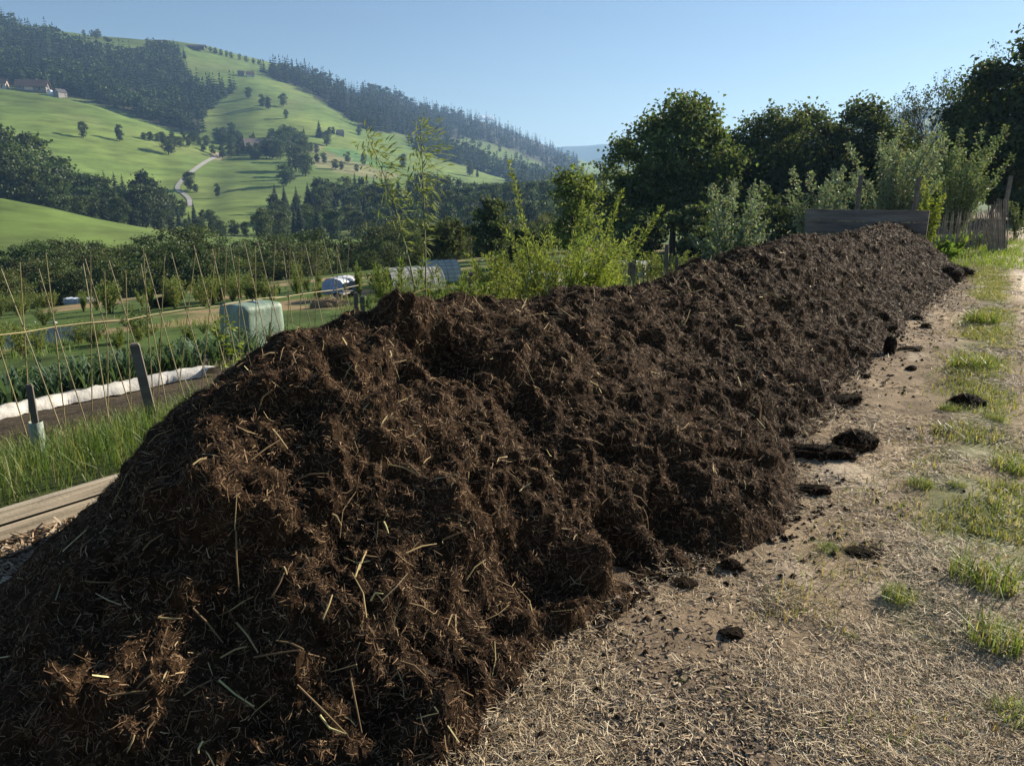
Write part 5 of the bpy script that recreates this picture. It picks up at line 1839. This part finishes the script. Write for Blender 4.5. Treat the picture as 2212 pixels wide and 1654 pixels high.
# ------------------------------------------------------------------ wrapped bale
pb = gpt(550, 16.6)
bl = thing('wrapped_bale', 'bale wrapped in pale green film standing behind the bean canes', 'bale', (pb[0], pb[1], pb[2]), -.62)
bm = bmesh.new()
bmesh.ops.create_cube(bm, size=1.0)
bmesh.ops.scale(bm, vec=(1.02, 1.05, 1.1), verts=bm.verts)
bmesh.ops.translate(bm, vec=(0, 0, .53), verts=bm.verts)
bmesh.ops.bevel(bm, geom=bm.edges[:] + bm.verts[:], offset=.16, segments=5, profile=.6, affect='EDGES')
bmesh.ops.subdivide_edges(bm, edges=[e_ for e_ in bm.edges if e_.calc_length() > .3], cuts=7, use_grid_fill=True)
bv = np.array([v.co[:] for v in bm.verts]); 
nb = fbm(bv * np.array([2, 2, 7.0]), 3, 4) * .018
for v, a_ in zip(bm.verts, nb):
    v.co += Vector((v.co.x, v.co.y, 0)).normalized() * a_ * 1.4
bmesh.ops.triangulate(bm, faces=bm.faces)
bv = np.array([v.co[:] for v in bm.verts]); bf = np.array([[v.index for v in f.verts] for f in bm.faces]); bm.free()
MB().add(bv, bf, (.24, .32, .24)).build('film_body', M_FILM, bl, True)
MB().tube([(-.35, 0, 1.075), (0, .05, 1.09), (.35, 0, 1.075)], [.02, .03, .02], 6, (.5, .6, .5)).build('film_fold', M_FILM, bl, True)
# vine sprig by the bale
ps = on_v(512, 4.6)
zt_ = at(520, 680, ps[1])[2] - ps[2]
vs_ = thing('bramble_sprig', 'thin bramble sprig with bright leaves rising over the heap shoulder', 'bramble', tuple(ps))
MB().tube([(0, 0, 0), (.02, 0, zt_ * .5), (-.03, 0, zt_ * .85), (.04, 0, zt_)], [.005, .004, .003, .002], 5, (.14, .16, .05)).build('stem', M_BARK, vs_, True)
g = np.random.default_rng(5)
P = np.array([[g.normal(0, .07), g.normal(0, .05), zt_ * g.uniform(.45, 1.02)] for _ in range(40)])
V, F = leaves(P, unit(g.normal(0, .5, (40, 3)) + [0, 0, 1]), unit(g.normal(0, 1, (40, 3)) * [1, 1, .3]), g.uniform(.05, .08, 40), g.uniform(.035, .05, 40))
MB().add(V, F, (.2, .25, .045)).build('foliage', M_LEAFN, vs_)

# ------------------------------------------------------------------ garden beyond
th = np.linspace(0, 2 * math.pi, 41)[:-1]
wob = 1 + .1 * np.sin(th * 3 + 1) + .06 * np.sin(th * 5)
V = np.stack([POND_C[0] + POND_R[0] * 1.08 * np.cos(th) * wob, POND_C[1] + POND_R[1] * 1.08 * np.sin(th) * wob, np.full(40, POND_C[2] - .05)], 1)
V = np.vstack([V, [POND_C[0], POND_C[1], POND_C[2] - .05]])
o = struct('pond', np_mesh('pond', V, [(i, (i + 1) % 40, 40) for i in range(40)], M_WATER))


def gp_(px, py):
    p = hit_ground(px, py)
    p[2] = float(ground_fast(p[0], p[1]))
    return p


# stones by the pond
g = np.random.default_rng(15)
for px, py, w, lab in [(117, 698, 14, 'pale stone on the pond bank'), (75, 697, 6, 'small pale pebble beside the stone on the pond bank')]:
    p = gp_(px, py); r = w / FPX * p[1] / 2
    v = IV * (1 + .3 * fbm(IV * 1.5 + px, 3, px))[:, None] * np.array([1, .7, .6]) * r
    o = MB().add(v, IF, (.5, .46, .4)).build('stone', M_PLAIN, None, True, loc=tuple(p))
    tag(o, lab, 'stone')


def box_thing(name, label, cat, px, py, wpx, h, depth, rz, col, extra=None, m=M_FILM):
    p = gp_(px, py)
    w = wpx / FPX * p[1]
    t = thing(name, label, cat, tuple(p), rz)
    if extra:
        extra(t, w, h, depth, col, m)
    return t


def sheet(t, w, h, d, col, m):
    n = 13
    xs = np.linspace(-w / 2, w / 2, n)
    V = []
    for i, x in enumerate(xs):
        for y, z in ((-d / 2, -.03), (-d / 2 + .02 * math.sin(i * 2), h), (0, h * 1.06), (d / 2, h), (d / 2, -.03)):
            V.append((x, y + .02 * math.sin(i * 1.7), z + .015 * math.sin(i * 2.1)))
    F = [(i * 5 + j, (i + 1) * 5 + j, (i + 1) * 5 + j + 1, i * 5 + j + 1) for i in range(n - 1) for j in range(4)]
    MB().add(V, F, col).build('cover', m, t)
    for s in (-1, 1):
        MB().box((s * (w / 2 - .02), 0, h * .5), (.04, d * .9, h * .95), None, (.3, .28, .25)).build('end_frame', M_OLDWOOD, t)


box_thing('cold_frame', 'low cold frame covered with pale bluish plastic at the garden edge', 'cold frame', 174, 655, 58, .3, .7, .05, (.5, .56, .66), sheet)


def cart(t, w, h, d, col, m):
    # trailer bed with a tarpaulin hood
    n = 9
    prof = [(-.5, .35), (-.46, .75), (-.25, .95), (.1, 1.0), (.4, .9), (.5, .78)]
    V = [(a_ * w, y, b_ * h + .02 * math.sin(i * 2 + k)) for i, y in enumerate(np.linspace(-d / 2, d / 2, n)) for k, (a_, b_) in enumerate(prof)]
    F = [(i * 6 + j, i * 6 + j + 1, (i + 1) * 6 + j + 1, (i + 1) * 6 + j) for i in range(n - 1) for j in range(5)]
    MB().add(V, F, (.62, .64, .68)).build('hood', m, t)
    for s in (-1, 1):
        E_ = [(a_ * w, s * d / 2, b_ * h) for a_, b_ in prof] + [(.5 * w, s * d / 2, .35 * h)]
        MB().add(E_, [(0, i, i + 1) for i in range(1, 6)], (.30, .40, .62)).build('tarpaulin_side', m, t)
    MB().box((0, 0, .3 * h), (w, d, .06), None, (.3, .28, .25)).build('bed', M_OLDWOOD, t)
    MB().tube([(-w * .6, -d / 2 - .05, .42 * h), (w * .52, -d / 2 - .05, .5 * h)], .02, 5, (.5, .48, .42)).build('rail', M_OLDWOOD, t)
    for s in (-1, 1):
        wh = MB().tube([(w * .2, s * d * .5 - .05, .18 * h), (w * .2, s * d * .5 + .05, .18 * h)], [.2 * h, .2 * h], 14, (.02, .02, .02)).build('wheel', M_PLAIN, t)
        MB().tube([(w * .2, s * d * .5 - .06, .18 * h), (w * .2, s * d * .5 + .06, .18 * h)], [.1 * h, .1 * h], 10, (.3, .3, .3)).build('rim', M_PLAIN, wh)


box_thing('trailer', 'small trailer with white and blue tarpaulin hood beside the young trees', 'trailer', 735, 645, 50, 1.0, 1.4, -.25, (.6, .62, .66), cart)


def tunnel(t, w, h, d, col, m):
    n = 11
    th = np.linspace(0, math.pi, 13)
    r = d / 2
    V = [(x, -math.cos(a) * r, math.sin(a) * h * (1 + .004 * math.sin(i * 2))) for i, x in enumerate(np.linspace(-w / 2, w / 2, n)) for a in th]
    F = [(i * 13 + j, (i + 1) * 13 + j, (i + 1) * 13 + j + 1, i * 13 + j + 1) for i in range(n - 1) for j in range(12)]
    MB().add(V, F, col).build('plastic_skin', M_POLY, t, True)
    for i in range(6):
        x = -w / 2 + w * i / 5
        MB().tube([(x, -math.cos(a) * (r + .02), math.sin(a) * (h + .02)) for a in th], .02, 5, (.4, .4, .4)).build('hoop', M_PLAIN, t, True)
    for b in range(6):
        a = math.pi * (.08 + .07 * b)
        MB().tube([(-w / 2, -math.cos(a) * (r + .03), math.sin(a) * (h + .03)), (w / 2, -math.cos(a) * (r + .03), math.sin(a) * (h + .03))], .012, 4, (.3, .3, .3)).build('batten', M_PLAIN, t)
    E_ = [(-w / 2 + .03, -math.cos(a) * r, math.sin(a) * h) for a in th]
    MB().add(E_ + [(-w / 2 + .03, 0, 0)], [(j, j + 1, 13) for j in range(12)], (.03, .035, .03)).build('open_end_shade', M_PLAIN, t)  # near-black sheet paints the shade inside the tunnel's open end


def place_D(name, label, cat, px, pytop, D, wpx, h, d, rz, col, fn):
    q = gpt(px, D)
    w = wpx / FPX * D
    t = thing(name, label, cat, tuple(q), rz)
    h = max(.6, at(px, pytop, D)[2] - q[2])
    fn(t, w, h, d, col, M_FILM)
    return t


place_D('polytunnel', 'white polytunnel with battens and a dark open end behind the willow', 'polytunnel', 892, 577, 36, 110, 2, 3.2, .35, (.74, .74, .72), tunnel)
place_D('polytunnel', 'second white polytunnel rising behind the battened one', 'polytunnel', 950, 562, 42, 70, 2, 3.0, .3, (.76, .77, .78), tunnel)


def hut(t, w, h, d, col, m):
    MB().box((0, 0, h * .45), (w, d, h * .9), None, col).build('wall', M_PLAIN, t)
    MB().box((0, 0, h * .93), (w * 1.1, d * 1.1, h * .06), None, (.5, .5, .48)).build('roof', M_PLAIN, t)
    wn_ = MB().box((-w * .15, -d / 2 - .02, h * .6), (w * .25, .05, h * .3), None, (.05, .06, .07)).build('window', M_PLAIN, t)
    MB().box((-w * .15, -d / 2 - .05, h * .6), (w * .02, .03, h * .3), None, (.6, .6, .58)).build('mullion', M_PLAIN, wn_)
    MB().box((w * .28, -d / 2 - .02, h * .42), (w * .2, .05, h * .8), None, (.35, .36, .35)).build('door', M_PLAIN, t)


place_D('garden_hut', 'white flat-roofed garden hut glimpsed through the willow twigs', 'hut', 1350, 566, 30, 85, 1.8, 1.8, -.2, (.6, .6, .58), hut)
place_D('cold_frame', 'white fleece-covered frame glimpsed under the willow bush', 'cold frame', 1175, 590, 26, 70, .8, 1.0, -.3, (.7, .7, .7), sheet)
place_D('cold_frame', 'white sheet-covered frame where the willow meets the heap crest', 'cold frame', 1262, 596, 22, 46, .8, 1.0, -.3, (.7, .7, .7), sheet)
p = gp_(357, 662)
v = IV * (1 + .3 * fbm(IV * 1.6 + 4, 3, 6))[:, None] * np.array([.62, .5, .42])
o = MB().add(v, IF, (.022, .02, .016)).build('earth_mound', M_HEAP, None, loc=(p[0], p[1], p[2] + .08))
tag(o, 'low black mound on the lawn beyond the bean canes', 'mound')
# straw mound beyond the canes
p = gp_(712, 662)
v = IV * (1 + .2 * fbm(IV * 2, 3, 3))[:, None] * np.array([1.1, .7, .5]) * .75
st_mb = MB().add(v, IF, (.16, .115, .065))
g = np.random.default_rng(16)
i = g.integers(0, len(v), 700); N = unit(v[i]); T = unit(np.cross(N, g.normal(0, 1, N.shape)) + .2 * N)
vv_, ff_, cc_ = strands(v[i], N, T, g.uniform(.1, .3, 700), g.uniform(.01, .02, 700), np.tile([.3, .22, .12], (700, 1)), .3, g)
st_mb.add(vv_, ff_, cc_)
o = st_mb.build('straw_mound', M_DRY, None, loc=(p[0], p[1], p[2] - .05))
tag(o, 'brown mound of straw on the lawn in front of the tarpaulin trailer', 'straw')

# garden shrubs and young trees, each at its own place
YG = (.12, .16, .05)
gs = np.random.default_rng(17)
SHR = []
for i in range(5):
    g = np.random.default_rng(80 + i)
    st_, lf_ = shoots_mesh(g, 18, 1.0, (.3, .42, .2, .5, .35)[i], 55, .07, .035, ((.16, .205, .065), (.18, .215, .075), (.15, .195, .06), (.10, .135, .05), (.19, .225, .08))[i], twig=.1, rad=.008, first=.2, base=.05)
    SHR.append(joined(lf_, st_).mesh('garden_shrub', [M_LEAFN, M_BARK]))


def gshrub(px, pytop, D, k, label, group=None, wid=1.0, name='garden_shrub', cat='shrub'):
    q = gpt(px, D)
    H = max(.25, at(px, pytop, D)[2] - q[2])
    o = obj(name, SHR[k], None, (q[0], q[1], float(ground_fast(q[0], q[1])) - .03), gs.uniform(0, 6), (H * wid, H * wid, H))
    return tag(o, label, cat, group)


for px, ty, D, k, w, lab in [(240, 603, 34, 0, 1.2, 'feathery green shrub beside the cold frame'), (325, 605, 35, 2, 1.0, 'slim shrub standing at the black mound'), (365, 620, 36, 0, 1.1, 'pale arching shrub just behind the black mound'),
                             (447, 592, 38, 0, 1.0, 'tall feathery shrub among the bean canes'), (305, 660, 22, 3, 1.3, 'dark rounded bush on the lawn below the black mound'), (645, 560, 40, 0, .7, 'sapling with spread leaves before the tree belt'),
                             (690, 585, 41, 2, 1.0, 'slender sapling beside the tarpaulin trailer'), (778, 566, 34, 2, .8, 'narrow young tree beside the two garden stakes'), (832, 600, 26, 4, 1.0, 'bushy young tree before the battened polytunnel'),
                             (815, 565, 32, 2, .7, 'slim young tree between the trailer and the battened polytunnel'), (870, 615, 20, 4, 1.1, 'loose green shrub close behind the heap crest'), (95, 655, 30, 3, 1.3, 'grey-green shrub behind the pond')]:
    gshrub(px, ty, D, k, lab, None, w)
for i in range(46):
    px = gs.uniform(370, 705)
    gshrub(px, gs.uniform(588, 624), gs.uniform(34, 44), int(gs.integers(5)), 'young fruit bush in the rows at the far edge of the garden', 'fruit bushes at the garden edge', gs.uniform(.8, 1.3))
for i in range(22):
    px = gs.uniform(-60, 330)
    gshrub(px, gs.uniform(622, 640), gs.uniform(36, 44), int(gs.integers(5)), 'low shrub along the far garden edge by the cold frame', 'shrubs along the far garden edge', gs.uniform(.8, 1.4))
for i in range(16):
    px = gs.uniform(-30, 480)
    gshrub(px, gs.uniform(690, 705), gs.uniform(19, 24), int(gs.integers(5)), 'low weed clump on the lawn round the pond', 'weed clumps round the pond', gs.uniform(1.0, 1.6))

# ------------------------------------------------------------------ haze: the evening air of the valley
bm = bmesh.new(); bmesh.ops.create_cube(bm, size=1.0)
me = bpy.data.meshes.new('haze'); bm.to_mesh(me); bm.free()
hz_o = obj('haze', me, None, (0, 0, 172))
hz_o.scale = (19000, 19000, 416)
hz_o['kind'] = 'stuff'
tag(hz_o, 'thin blue evening haze filling the valley air', 'haze')
mh = bpy.data.materials.new('valley_haze'); mh.use_nodes = True
nt = mh.node_tree
for n_ in list(nt.nodes):
    if n_.type == 'BSDF_PRINCIPLED':
        nt.nodes.remove(n_)
pv = nt.nodes.new('ShaderNodeVolumePrincipled')
pv.inputs['Color'].default_value = (.38, .63, 1.0, 1)
pv.inputs['Density'].default_value = 0.00016
pv.inputs['Anisotropy'].default_value = 0.25
nt.links.new(pv.outputs[0], nt.nodes['Material Output'].inputs['Volume'])
me.materials.append(mh)
